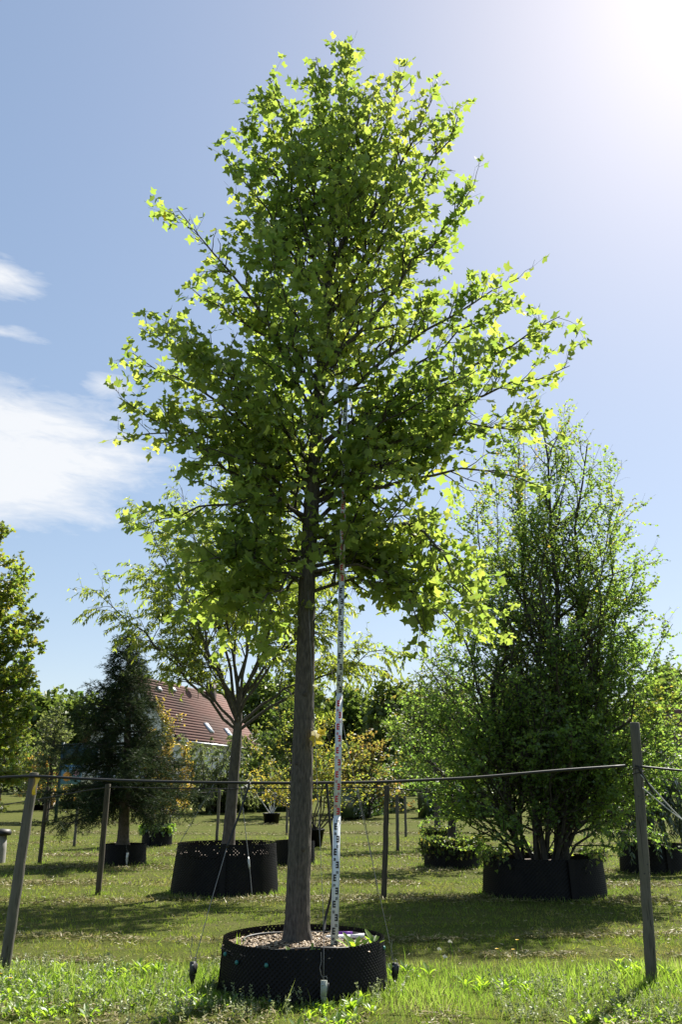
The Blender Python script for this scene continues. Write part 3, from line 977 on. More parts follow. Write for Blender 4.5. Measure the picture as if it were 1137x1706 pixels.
# ================================================================= OTHER TREES
def tree(name, base, label, trunk=None, trad=None, limbs=(), bark='twig_bark', leaf=None, b1=None, b2=None, b3=None, seed=1, group=None,
         limb_name='limb', sides=8, limb_r=None, cat='tree', tintf=.5, leaf_on_b1=True, keep=None, trunk_name='trunk', tup=None, gapf=(.33, 2.2)):
    """trunk polyline, limbs as polylines, then two or three generations of side shoots that carry the leaves"""
    rg_ = np.random.default_rng(seed)
    t = empty(name, base, label, cat, group)
    if trunk is not None:
        bark_trunk(trunk, trad, 20, 60, trad[0] * .10, seed, 14, (.12, .3))[0].build(trunk_name, bark, t, True)
    P, Rr = [], []
    for k, l in enumerate(limbs):
        q = poly_resample(l, 10)
        ln = np.linalg.norm(np.diff(q, axis=0), axis=1).sum()
        q[1:-1] += rg_.normal(size=(8, 3)) * .012 * ln
        r0 = limb_r[k] if limb_r is not None and not np.isscalar(limb_r) else (limb_r or .011 * ln + .01)
        P.append(q)
        Rr.append(np.linspace(r0, max(.003, r0 * .15), 10))
        Mesh().tubes(q, Rr[-1], sides).build(limb_name, bark, t, True)
    P, Rr = np.array(P), np.array(Rr)
    tw_ = Mesh()
    carr = [P]
    lev = [(P, Rr)]
    for b in (b1, b2, b3):
        if b is None:
            continue
        Q, RQ = branch_off(*lev[-1], rg_, **b)
        if keep is not None:
            k_ = keep(Q[:, -1])
            Q, RQ = Q[k_], RQ[k_]
        tw_.tubes(Q, RQ, 4 if len(lev) == 1 else 3)
        lev.append((Q, RQ))
    tw_.build('twigs', bark, t, kind='stuff')
    tm_, mt, lk = leaf
    ss = []
    for Q, _ in (lev[1:] if leaf_on_b1 else lev[-1:]):
        ss.append(leaf_along(Q, rg_, **lk))
    p_, d_, n_, s_ = [np.concatenate(x) for x in zip(*ss)]
    tn = np.clip(tintf + .55 * (vnoise(p_[:, 0] * 1.2 + 70, p_[:, 2] * 1.2 + p_[:, 1], seed + 3) - .5) + .22 * rg_.normal(size=len(p_)), 0, 1)
    gp = vnoise(p_[:, 0] * gapf[1] + 30, p_[:, 2] * gapf[1] * 1.2 + p_[:, 1] * gapf[1] * .8 + 10, seed + 70)
    kk = (gp > gapf[0]) | (rg_.random(len(p_)) < .3)
    p_, d_, n_, s_, tn = p_[kk], d_[kk], n_[kk], s_[kk], tn[kk]
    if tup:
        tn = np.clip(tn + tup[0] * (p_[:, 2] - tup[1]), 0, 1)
    Mesh().leaves(*tm_, p_, d_, n_, s_, tn).build('crown', mt, t, kind='stuff')
    print(name, len(p_))
    return t


def arc(b, tip, lift):
    """polyline from b to tip bulging by lift (fraction of its length) upwards"""
    b, tip = np.array(b, float), np.array(tip, float)
    ln = np.linalg.norm(tip - b)
    return bez(b[None], ((b + tip) / 2 + np.array([0, 0, lift * ln]))[None], tip[None], 6)[0]


# zelkova in the tall pot
zb = (-1.86, 14.95, .6)
ztips = [(-4.4, 14.6, 4.95), (-3.75, 15, 6.6), (-3.1, 15.3, 7.15), (-2.4, 14.5, 7.0), (-1.5, 15, 7.2), (-.5, 15.2, 6.3), (.45, 14.8, 5.5), (.85, 15.2, 4.0), (-2.8, 13.5, 5.3),
         (-1.2, 13.6, 6.0), (-.2, 14, 4.9), (-3.6, 15.3, 5.4), (-2.2, 16.3, 6.5), (-.8, 16.3, 6.0), (-3.3, 14.3, 4.0), (.1, 15.4, 3.9), (-2.7, 15.6, 4.1), (-.7, 14.2, 5.9)]
zl = []
for k, tpz in enumerate(ztips):
    z0 = 2.55 + .09 * (k % 7)
    zl.append(arc((-1.79 + .01 * (k % 3), 15, z0), tpz, .10 if tpz[2] < 4.6 else .03))
tree('zelkova_tree', zb, 'vase-shaped tree with narrow leaves in the tall pot left of the tulip tree', [(-1.885, 14.98, .57), (-1.84, 15, 1.6), (-1.79, 15, 2.6), (-1.78, 15, 3.3)],
     [.105, .092, .085, .03], zl, 'zelkova_bark', (NARROW, 'zelkova_leaf', dict(gap=.0175, size=(.066, .108), droop=.55, upn=.6, jit=.38, spread=.6)),
     dict(gap=.125, tr=(.3, 1), L=(.85, .46), ang=(25, 58), lift=-.12, n=5, up=.1, rmin=.003),
     dict(gap=.075, tr=(.15, 1), L=(.38, .26), ang=(30, 60), lift=-.2, n=4, up=-.02, rmin=.002), limb_r=.030, seed=21, tintf=.28, leaf_on_b1=False)

# multi-stemmed birch-like clump on the right
btips = [(3.80, 14.5, 8.3), (4.65, 14.6, 7.75), (3.3, 14.3, 7.5), (4.2, 15.2, 7.7), (5.05, 14.3, 6.5), (2.5, 14.6, 6.6), (5.45, 14.8, 5.6), (1.75, 14.3, 5.3), (3.5, 13.5, 6.4),
         (4.5, 13.5, 5.5), (2.7, 13.6, 5.0), (5.75, 14.4, 4.3), (1.25, 14.5, 3.9), (3.4, 15.9, 6.2), (5.0, 15.8, 5.4), (1.9, 15.4, 4.4), (5.6, 13.9, 3.0), (1.3, 13.9, 2.9), (2.0, 13.3, 2.2), (4.6, 13.2, 2.1), (3.3, 13.0, 2.6), (.95, 14.8, 2.5), (5.8, 14.9, 2.2), (4.2, 14.5, 8.0), (3.45, 14.6, 7.9), (4.95, 14.5, 7.1), (2.9, 14.7, 7.1)]
bl = []
rb = np.random.default_rng(9)
for k, tpz in enumerate(btips):
    a = math.atan2(tpz[1] - 14.5, tpz[0] - 3.3)
    rr0 = .12 + .28 * rb.random()
    bl.append(arc((3.22 + rr0 * math.cos(a), 14.5 + rr0 * .8 * math.sin(a), .46), tpz, .10 if tpz[2] < 5.6 else .02))
tree('birch_clump', (3.22, 14.5, .46), 'big multi-stemmed tree with small round leaves in the wide pot on the right', None, None, bl, 'birch_bark',
     (SMALL, 'birch_leaf', dict(gap=.031, size=(.042, .068), droop=.3, upn=.6, jit=.45, spread=.8)),
     dict(gap=.165, tr=(.05, 1.0), L=(1.75, .48), ang=(32, 66), lift=.02, n=6, up=.15, rmin=.004, wig=.04),
     dict(gap=.10, tr=(.15, 1), L=(.52, .26), ang=(30, 60), lift=.02, n=4, up=.05, rmin=.002), seed=33, limb_name='stem',
     limb_r=[.075, .07, .05, .045, .045, .045, .04, .035, .045, .035, .035, .03, .03, .04, .035, .03, .028, .028, .02, .02, .022, .022, .022, .03, .03, .03, .03], tintf=.36, leaf_on_b1=True,
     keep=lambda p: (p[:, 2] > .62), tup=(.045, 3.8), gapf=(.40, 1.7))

# small weeping and other companions
tree('katsura_tree', (-6.75, 13.2, 0), 'tree with yellowing round leaves reaching in at the left edge', [(-6.75, 13.2, 0), (-6.7, 13.2, 1.5), (-6.65, 13.2, 3), (-6.6, 13.2, 6.4)], [.1, .085, .07, .02],
     [arc((-6.7, 13.2, z), (x, y, zt), .06) for z, x, y, zt in ((.7, -5.15, 12.8, 1.5), (1.0, -5.0, 13.2, 2.0), (1.4, -5.05, 12.9, 2.6), (1.7, -4.95, 13.4, 3.0), (2.2, -5.0, 13.0, 3.6), (2.7, -5.1, 13.3, 4.2),
      (3.1, -5.25, 13.0, 4.7), (3.4, -5.6, 13.2, 5.3), (1.2, -5.6, 12.2, 2.4), (2.0, -5.7, 12.3, 3.4), (3.6, -6.1, 13, 6.0), (2, -7.9, 13, 3.5), (1.5, -6.9, 14.4, 3), (3, -7.4, 13.4, 5), (1, -7.7, 12.7, 2), (1.2, -5.3, 13.6, 2.2), (1.9, -5.2, 13.7, 3.2), (2.5, -5.35, 12.7, 4.0), (3.0, -5.45, 13.6, 4.9), (.9, -5.5, 12.6, 1.4), (1.0, -4.8, 12.9, 1.8), (1.6, -4.75, 13.2, 2.5), (2.1, -4.8, 12.8, 3.1), (2.6, -4.9, 13.3, 3.8))],
     'birch_bark', (SMALL, 'katsura_leaf', dict(gap=.013, size=(.052, .082), droop=.3, upn=.6, jit=.45, spread=.8)),
     dict(gap=.10, tr=(.1, 1), L=(.66, .36), ang=(30, 62), lift=.06, n=5, up=.12, rmin=.003),
     dict(gap=.075, tr=(.2, 1), L=(.26, .16), ang=(30, 60), lift=.02, n=3, rmin=.002), seed=41, tintf=.45, leaf_on_b1=True, gapf=(.2, 2.2))

tree('yellowing_tree', (-5.85, 28.5, .42), 'small tree turning yellow behind the spruce, in the ivy-hung pot', None, None,
     [arc((-5.85 + .1 * k - .2, 28.5, .42), (x, y, z), .02) for k, (x, y, z) in enumerate(((-6.3, 28.4, 3.4), (-5.9, 28.5, 4.2), (-5.4, 28.4, 3.9), (-5.1, 28.6, 3.0), (-5.6, 28, 3.2), (-4.95, 28.3, 2.3), (-6.4, 28.8, 2.4)))],
     'birch_bark', (OVAL, 'yellow_leaf', dict(gap=.035, size=(.08, .125), droop=.2, upn=.6, jit=.5)),
     dict(gap=.11, tr=(.2, 1), L=(.6, .3), ang=(30, 65), lift=.05, n=4, rmin=.004),
     dict(gap=.10, tr=(.2, 1), L=(.25, .18), ang=(30, 60), n=3, rmin=.003), seed=44, limb_name='stem', limb_r=.035, tintf=.4)

tree('vase_shrub', (-.8, 27.7, .45), 'yellow-green shrub with stems fanning out of the tapered pot behind the tulip trunk', None, None,
     [arc((-.8 + .03 * (k - 5), 27.7, .45), (x, y, z), .06) for k, (x, y, z) in enumerate(((-3.0, 27.5, 2.2), (-2.6, 27.8, 2.9), (-2.0, 27.4, 3.5), (-1.4, 27.9, 3.9), (-.8, 27.5, 4.0), (-.2, 27.8, 3.8), (.3, 27.4, 3.2), (.7, 27.7, 2.4), (.9, 27.5, 1.7), (-2.4, 27.1, 1.8), (-.5, 27, 3)))],
     'twig_bark', (OVAL, 'shrub_leaf', dict(gap=.035, size=(.07, .11), droop=.25, upn=.6, jit=.45)),
     dict(gap=.15, tr=(.3, 1), L=(.75, .38), ang=(30, 60), lift=.02, n=4, rmin=.004),
     dict(gap=.09, tr=(.25, 1), L=(.28, .2), ang=(30, 60), n=3, rmin=.003), seed=45, limb_name='stem', limb_r=.024, tintf=.6, leaf_on_b1=False, cat='shrub')

tree('sapling_shrub', (-3.46, 44.4, .55), 'sparse pale shrub in the small far pot near the trimmed hedge', None, None,
     [arc((-3.46, 44.4, .55), (x, 44.4 + .1 * k, z), .05) for k, (x, z) in enumerate(((-4.7, 2.1), (-4.2, 2.7), (-3.6, 3.0), (-3.0, 2.6), (-2.6, 1.9)))],
     'rope', (OVAL, 'shrub_leaf', dict(gap=.04, size=(.09, .14), jit=.5)),
     dict(gap=.14, tr=(.35, 1), L=(.55, .35), ang=(30, 60), n=4, rmin=.006), None, seed=46, limb_name='stem', limb_r=.03, tintf=.7, cat='shrub')

tree('dark_tree', (2.45, 19.95, .45), 'dark green tree rising from the ivy-covered pot left of the birch clump', [(2.45, 19.95, .4), (2.5, 19.95, 1.5), (2.5, 20, 2.6), (2.5, 20, 4.2)], [.09, .08, .07, .02],
     [arc((2.48, 19.97, z), (x, y, zt), .05) for z, x, y, zt in ((1.3, 1.2, 19.7, 1.9), (1.4, 3.6, 19.6, 2.0), (1.8, 1.3, 20.2, 2.9), (1.9, 3.7, 20, 3.0), (2.2, 1.9, 19.4, 3.4), (2.4, 3.0, 19.4, 3.8), (2.6, 2.3, 20.6, 4.2), (2.3, 1.4, 19.8, 3.5), (1.5, 2.4, 18.9, 2.2), (2.8, 2.7, 20, 4.6))],
     'birch_bark', (OVAL, 'wood_leaf', dict(gap=.028, size=(.07, .105), droop=.3, upn=.6, jit=.45)),
     dict(gap=.10, tr=(.15, 1), L=(.65, .34), ang=(30, 62), lift=.02, n=4, rmin=.004),
     dict(gap=.08, tr=(.2, 1), L=(.26, .18), ang=(30, 60), n=3, rmin=.003), seed=47, tintf=.35, leaf_on_b1=False)

tree('slim_tree', (2.9, 26.95, .42), 'slim green tree in the far ivy pot, seen past the birch clump', [(2.9, 26.95, .4), (2.92, 26.95, 2), (2.95, 27, 4.6)], [.09, .075, .03],
     [arc((2.92, 26.97, z), (x, y, zt), .05) for z, x, y, zt in ((1.7, 1.8, 26.7, 2.4), (1.9, 4.0, 26.8, 2.6), (2.3, 1.7, 27.2, 3.4), (2.6, 3.9, 27, 3.7), (3.0, 2.2, 26.6, 4.3), (3.3, 3.5, 26.8, 4.7), (3.4, 2.9, 27.4, 5.2), (3.5, 2.4, 27, 5.0))],
     'zelkova_bark', (OVAL, 'wood_leaf', dict(gap=.04, size=(.09, .14), jit=.45)),
     dict(gap=.12, tr=(.15, 1), L=(.75, .38), ang=(30, 62), n=4, rmin=.005),
     dict(gap=.10, tr=(.2, 1), L=(.3, .2), ang=(30, 60), n=3, rmin=.003), seed=48, tintf=.5, leaf_on_b1=False)

tree('weeping_conifer', (6.45, 18.8, .48), 'dark weeping conifer with hanging sprays in the pot at the right edge', [(6.45, 18.8, .45), (6.5, 18.8, 1.5), (6.4, 18.8, 2.9)], [.08, .07, .03],
     [arc((6.45, 18.8, z), (x, y, zt), .45) for z, x, y, zt in ((2.4, 5.3, 18.5, 1.1), (2.6, 5.6, 18.2, 1.0), (2.5, 6.3, 17.8, .95), (2.6, 7.0, 18.0, 1.1), (2.4, 7.6, 18.6, 1.2), (2.7, 5.6, 19.4, 1.3), (2.8, 6.9, 19.6, 1.2), (2.0, 5.9, 18.1, .9), (2.1, 6.8, 18.0, .9))],
     'twig_bark', (LANCE, 'dark_leaf', dict(gap=.016, size=(.06, .11), droop=.8, upn=.3, jit=.35)),
     dict(gap=.05, tr=(.1, 1), L=(.65, .35), ang=(30, 60), lift=-.7, n=4, up=-.5, rmin=.003), None, seed=49, tintf=.5)

tree('weeping_shrub', (-8.0, 55, hz(0, 55)), 'broad dark weeping shrub in front of the red-roofed house', None, None,
     [arc((-8, 55, .6), (-8 + 1.9 * math.cos(a), 55 + 1.6 * math.sin(a), 3.2 + 2.6 * ((k * 7) % 5) / 5), .30) for k, a in enumerate(np.linspace(0, 6.0, 14))] +
     [arc((-8, 55, .6), (-8 + 2.6 * math.cos(a), 54.5 + 1.6 * math.sin(a), 1.4), .75) for a in np.linspace(.3, 6.1, 10)],
     'twig_bark', (LANCE, 'olive_leaf', dict(gap=.03, size=(.18, .30), droop=.7, upn=.4, jit=.4)),
     dict(gap=.2, tr=(.2, 1), L=(1.0, .7), ang=(25, 60), lift=-.5, n=4, up=-.2, rmin=.01), None, seed=50, limb_name='stem', limb_r=.05, tintf=.35, cat='shrub')

for (nm, lb, x, y, h_, w_, mt, sd_, tf_, lsz) in (
        ('grey_tree', 'grey-green loose tree standing left of the spruce, before the sky', -15.2, 46, 5.6, 1.9, 'olive_leaf', 61, .5, .16),
        ('yellow_maple', 'bright yellow shrub growing left of the spruce, behind the near left post', -19.6, 58.3, 3.7, 2.0, 'yellow_leaf', 62, .8, .2),
        ('middle_tree', 'dense mid-green tree behind the tulip trunk, beyond the shrubs', -2.9, 51, 6.6, 3.0, 'wood_leaf', 63, .35, .19),
        ('rusty_tree', 'small tree with rust-coloured leaves right of the staff', 1.6, 50, 4.4, 2.3, 'rust_leaf', 64, .3, .19),
        ('shady_tree', 'dark rounded tree between the staff and the birch clump', 5.4, 60, 7.0, 3.4, 'wood_leaf', 65, .2, .22),
        ('olive_tree', 'olive-green tree at the right edge, behind the birch clump', 21.5, 60, 8.0, 3.6, 'shrub_leaf', 66, .3, .22),
        ('green_shrub', 'green shrub right of the house, behind the zelkova trunk', -5.6, 58, 5.0, 2.6, 'wood_leaf', 67, .5, .2),
        ('far_yellow_shrub', 'low yellow-green shrub beside the trimmed hedge, behind the staff', .0, 54, 2.8, 2.2, 'shrub_leaf', 68, .7, .18),
        ('edge_tree', 'broad green tree beyond the left edge tree and the yellow shrub', -25.5, 66, 7.0, 3.6, 'wood_leaf', 69, .5, .22)):
    gz = hz(x, y)
    rr_g = np.random.default_rng(sd_)
    lim = []
    for k in range(16):
        a = k * gold + rr_g.normal() * .3
        u = (k + .5) / 16
        rad = w_ * (.95 - .75 * u ** 1.6) * (.7 + .4 * rr_g.random())
        lim.append(arc((x, y, gz + h_ * (.08 + .45 * u)), (x + rad * math.cos(a), y + rad * math.sin(a), gz + h_ * (.18 + .82 * u)), .1))
    tree(nm, (x, y, gz), lb, [(x, y, gz - .05), (x + .05, y, gz + h_ * .4), (x, y, gz + h_ * .85)], [.035 * h_ * .6, .025 * h_ * .6, .02], lim, 'birch_bark',
         (QUADL, mt, dict(gap=lsz * .36, size=(lsz * .85, lsz * 1.45), droop=.2, upn=.6, jit=.55)),
         dict(gap=w_ * .085, tr=(.15, 1), L=(w_ * .42, w_ * .24), ang=(30, 65), lift=.03, n=4, rmin=.01),
         dict(gap=lsz * .8, tr=(.2, 1), L=(w_ * .17, w_ * .12), ang=(30, 60), n=3, rmin=.006), seed=sd_, limb_r=.05, tintf=tf_, sides=6, leaf_on_b1=False,
         cat='shrub' if 'shrub' in nm else 'tree')

# spruce ------------------------------------------------------------------
rs = np.random.default_rng(77)
sx, sy = -5.02, 20.75
spr = empty('spruce_tree', (sx, sy, .38), 'dark spruce with drooping boughs in a black pot, before the red-roofed house', 'tree')
bark_trunk([(sx, sy, .36), (sx - .05, sy, 2), (sx - .16, sy, 4), (sx - .25, sy, 5.35)], [.135, .10, .055, .015], 22, 70, .014, 8, 14, (.1, .3))[0].build('trunk', 'spruce_bark', spr, True)
bz, bp = [], []
for k in range(96):
    lvl = k // 6                                     # boughs stand in whorls
    z = 1.22 + 4.0 * ((lvl + .5) / 16) ** .95 + .05 * rs.normal()
    a = lvl * 1.3 + k * math.pi / 3 + rs.normal() * .22
    L_ = np.interp(z, [1.1, 2, 3, 3.8, 4.6, 5.4], [2.25, 1.95, 1.4, .92, .42, .1]) * (.62 + .55 * rs.random()) * (1 - .35 * max(0, math.cos(a)) * (z > 2.6))
    cx_ = sx - .25 * max(0, (z - .4)) / 5
    s = np.linspace(0, 1, 8)
    drop = np.interp(z, [1.2, 3, 4.5, 5.3], [-.55, -.32, .05, .5])
    q = np.stack([cx_ + L_ * s * math.cos(a), sy + L_ * s * math.sin(a), z + L_ * (drop * s + .32 * s ** 3 + .12 * np.sin(s * 3))], 1)
    bp.append(q)
bp = np.array(bp)
br_ = np.linspace(.022, .005, 8)[None] * np.ones((len(bp), 1))
sm_ = Mesh().tubes(bp, br_, 5)
Q1, R1 = branch_off(bp, br_, rs, .042, (.10, 1.0), (.46, .16), (40, 70), -.22, 4, up=-.08, rmin=.003)
Q2, R2 = branch_off(Q1, R1, rs, .085, (.15, 1.0), (.22, .13), (35, 60), -.1, 3, up=-.05, rmin=.0025)
sm_.tubes(Q1, R1, 3)
sm_.build('boughs', 'twig_bark', spr, kind='stuff')
NEED = (np.array([(-.085, 0, 0), (.085, 0, 0), (0, 1, .05)], float), np.array([(0, 1, 2)]))
ss = [leaf_along(Q1, rs, .015, (.055, .09), (0, 1.05), -.05, .3, .55, .9), leaf_along(Q2, rs, .013, (.05, .085), (0, 1.08), -.05, .3, .55, .9), leaf_along(bp, rs, .02, (.05, .08), (.3, 1.03), -.1, .3, .5, .9)]
p_, d_, n_, s_ = [np.concatenate(x) for x in zip(*ss)]
Mesh().leaves(*NEED, p_, d_, n_, s_, np.clip(.4 + .3 * rs.normal(size=len(p_)), 0, 1)).build('needles', 'needle', spr, kind='stuff')
print('spruce needles', len(p_))

# far wood that reads as one mass --------------------------------------------
rw = np.random.default_rng(15)
fw = Mesh()
spots = []
for k in range(46):
    xx = -85 + 170 * (k + .5) / 46 + rw.normal() * 1.2
    spots.append((xx, 100 + rw.normal() * 6 + abs(xx) * .05, 9 + 3.2 * vnoise(np.array([xx * .13 + 30]), np.array([.5]), 3)[0] + rw.normal() * .9))
for xx, yy, hh in spots:
    gz = hz(xx, yy)
    n = 2300
    u = nrm(rw.normal(size=(n, 3)))
    rad = rw.random(n) ** .33
    rx = 2.6 + 1.0 * rw.random()
    lump = .75 + .5 * vnoise(u[:, 0] * 2.5 + 20 + xx, u[:, 2] * 2.5 + u[:, 1] * 2 + 20, 4)
    p = u * rad[:, None] * lump[:, None] * np.array([rx, rx, hh * .48]) + np.array([xx, yy, gz + hh * .52])
    fw.leaves(*QUADL, p, nrm(rw.normal(size=(n, 3))), nrm(rw.normal(size=(n, 3)) * .6 + np.array([0, 0, .7])), .5 + .5 * rw.random(n),
              np.clip(.3 + .5 * rw.random() + .15 * rw.normal(size=n), 0, 1))
    fw.tubes(np.array([(xx, yy, gz - .2), (xx, yy, gz + hh * .4)]), np.array([.25, .15]), 6)
for k in range(90):                                   # undergrowth along the foot of the wood
    xx = -62 + 124 * (k + .5) / 90 + rw.normal() * .6
    yy = 80 + 6 * rw.normal()
    if -24 < xx < -6 and yy < 84:
        continue
    gz = hz(xx, yy)
    n = 520
    hh = 2.2 + 2.4 * rw.random()
    u = nrm(rw.normal(size=(n, 3)))
    p = u * (rw.random(n) ** .33)[:, None] * np.array([1.7, 1.5, hh * .55]) + np.array([xx, yy, gz + hh * .45])
    fw.leaves(*QUADL, p, nrm(rw.normal(size=(n, 3))), nrm(rw.normal(size=(n, 3)) * .6 + np.array([0, 0, .7])), .28 + .3 * rw.random(n),
              np.clip(.7 * rw.random() + .15 * rw.normal(size=n), 0, 1))
fw.build('distant_woods', 'wood_leaf', kind='stuff', label='distant band of mixed green trees along the horizon', cat='trees')


# hedges -----------------------------------------------------------------
def hedge(a, b, dpt, h, label, seed, mt='dark_leaf', leafsz=.14):
    a, b = np.array(a, float), np.array(b, float)
    rg_ = np.random.default_rng(seed)
    t = nrm(b - a)
    s = np.array([-t[1], t[0]])
    L_ = np.linalg.norm(b - a)
    mid = (a + b) / 2
    gz = hz(*mid)
    o = empty('trimmed_hedge', (mid[0], mid[1], gz), label, 'hedge', 'trimmed hedges')
    core = Mesh().bar((a[0], a[1], gz + h * .47), (b[0], b[1], gz + h * .47), dpt * .86, h * .94)
    core.build('core', 'dark_leaf', o)
    n = int(L_ * (h * 2 + dpt) * 210)
    u = rg_.random(n) * L_
    f = rg_.random(n) * (2 * h + dpt)
    off = np.where(f < h, -dpt / 2, np.where(f < h + dpt, f - h - dpt / 2, dpt / 2))
    zz = np.where(f < h, f, np.where(f < h + dpt, h, f - h - dpt))
    p = np.stack([a[0] + t[0] * u + s[0] * off, a[1] + t[1] * u + s[1] * off, gz + zz], 1)
    p += rg_.normal(size=(n, 3)) * .05
    Mesh().leaves(*QUADL, p, nrm(rg_.normal(size=(n, 3)) + np.array([0, 0, .3])), nrm(rg_.normal(size=(n, 3))), leafsz * (.6 + .7 * rg_.random(n)), rg_.random(n)).build('leaves', mt, o, kind='stuff')


hedge((-8.6, 56.5), (-2.6, 57.5), 1.3, 1.25, 'trimmed dark hedge at the back of the lawn, left of the tulip trunk', 81)
hedge((.1, 47.5), (3.6, 58.5), 1.2, 1.3, 'trimmed dark hedge running back from the staff towards the birch clump', 82)
hedge((-20.5, 60.5), (-10.5, 61.5), 1.3, 1.3, 'trimmed hedge behind the spruce at the foot of the house', 83)
hedge((4.6, 50), (9.5, 52), 1.4, 1.6, 'dark trimmed hedge glimpsed under the birch clump', 84)


# ================================================================= HOUSE
def house(loc, rz, gw, L_, eave, ridge, label, detail=True):
    """gable on the local -Y side, ridge along +Y"""
    h = empty('red_roofed_house', loc, label, 'house')
    h.rotation_euler = (0, 0, rz)
    Z = (0, 0, 0)
    hw = gw / 2
    ms = Mesh()
    V = [(-hw, 0, -2), (hw, 0, -2), (hw, 0, eave), (0, 0, ridge), (-hw, 0, eave)]
    V += [(x, L_, z) for x, y, z in V]
    ms.add(V, [(1, 6, 7, 2), (0, 4, 9, 5)])
    ms.add(V, [(0, 1, 2), (0, 2, 4), (4, 2, 3), (5, 7, 6), (5, 9, 7), (9, 8, 7)])
    ms.build('wall', 'render_white', h, off=Z)
    ov, oe = .45, .5
    dz = (ridge - eave) / hw
    for sg in (1, -1):
        e = hw + oe
        sl = math.hypot(e, dz * e)
        ang = math.atan2(dz * e, e)
        rm = Mesh().box((-L_ / 2 - ov, -sl / 2, -.05), (L_ / 2 + ov, sl / 2, .05))
        nrow = int(sl / .30)
        top_ = sg                                       # slab side that faces the sky
        for q in range(nrow):
            ya, yb = -sl / 2 + sl * q / nrow - .02, -sl / 2 + sl * (q + 1) / nrow + .02
            rm.add([(xx_, yy_, top_ * zz_) for xx_ in (-L_ / 2 - ov - .01, L_ / 2 + ov + .01) for yy_, zz_ in ((ya, .052), (ya, .088), (yb, .056))],
                   [(0, 1, 4, 3), (1, 2, 5, 4)])
            rm.f3.append(np.array([(0, 2, 1), (3, 4, 5)]) + rm.n - 6)
        me = rm.data('roof', 'roof_tiles')
        o = bpy.data.objects.new('roof', me)
        COL.objects.link(o)
        o.parent = h
        # local Y of the slab runs up the slope
        ux = Vector((0, 1, 0))
        uy = Vector((-sg * math.cos(ang), 0, math.sin(ang)))
        uz = ux.cross(uy)
        c = Vector((sg * e / 2, L_ / 2, ridge - dz * e / 2 + .08))
        o.matrix_basis = Matrix(((ux.x, uy.x, uz.x, c.x), (ux.y, uy.y, uz.y, c.y), (ux.z, uy.z, uz.z, c.z), (0, 0, 0, 1)))
        up_ = .085 if uz.z > 0 else -.085
        if detail and sg == 1:
            for k, (a, b) in enumerate(((-.8, -1.6), (2.2, -1.9))):
                f = Mesh().box((a - .32, b - .5, 0), (a + .32, b + .5, up_ * 1.9)).build('skylight', 'zinc', o, off=Z)
                Mesh().box((a - .24, b - .4, 0), (a + .24, b + .4, up_ * 2.1)).build('pane', 'skylight_glass', f, off=Z)
            for k, (a, b) in enumerate(((-4.6, 2.1), (-2.2, 2.4))):
                Mesh().box((a - .22, b - .2, 0), (a + .22, b + .2, up_ * 2.6)).build('roof_vent', 'zinc', o, off=Z)
    for sg in (1, -1):
        Mesh().bar((0, -ov - .03, ridge + .02), (sg * (hw + oe), -ov - .03, eave - dz * oe + .02), .05, .3, (0, 1, 0)).build('bargeboard', 'dark_wood', h, off=Z)
    Mesh().tubes(np.array([(hw + oe + .08, -ov, eave - dz * oe - .02), (hw + oe + .08, L_ + ov, eave - dz * oe - .02)]), np.array([.09, .09]), 8, True).build('gutter', 'zinc', h, off=Z)
    if detail:
        ch = Mesh().box((.25, L_ * .78, ridge - 1.2), (.95, L_ * .78 + .7, ridge + .9)).build('chimney', 'dark_wood', h, off=Z)
        Mesh().tubes(np.array([(.9, L_ * .6, ridge - .8), (.9, L_ * .6, ridge + .9)]), np.array([.03, .03]), 6, True).build('dish_mast', 'zinc', h, off=Z)
        Mesh().lathe((.9, L_ * .6 - .1, ridge + .5), [(.02, 0), (.3, .05), (.48, .22)], 16).build('satellite_dish', 'dark_wood', h, off=Z)
        for zc, xs in ((1.4, (-2.2, 2.2)), (4.0, (-2.2, 0, 2.2)), (6.7, (0,))):
            for xw in xs:
                f = Mesh().box((xw - .55, -.06, zc - .7), (xw + .55, .05, zc + .7)).build('window', 'dark_wood', h, off=Z)
                for q in (-1, 1):
                    Mesh().box((xw + q * .26 - .22, -.075, zc - .6), (xw + q * .26 + .22, -.058, zc + .6)).build('pane', 'window_glass', f, off=Z)
        for yw in (3, 6.5, 9.5):
            f = Mesh().box((hw - .05, yw - .55, 1.0), (hw + .06, yw + .55, 2.4)).build('window', 'dark_wood', h, off=Z)
            for q in (-1, 1):
                Mesh().box((hw + .058, yw + q * .26 - .22, 1.1), (hw + .075, yw + q * .26 + .22, 2.3)).build('pane', 'window_glass', f, off=Z)
    return h


house((-15.75, 65.4, 1.0), -R(21), 7.6, 13.0, 4.85, 9.1, 'white house with a steep red tiled roof behind the spruce')
house((33.5, 84, 3.0), R(60), 8, 12, 3.2, 6.4, 'far red-roofed house barely showing through leaves at the right edge', False)

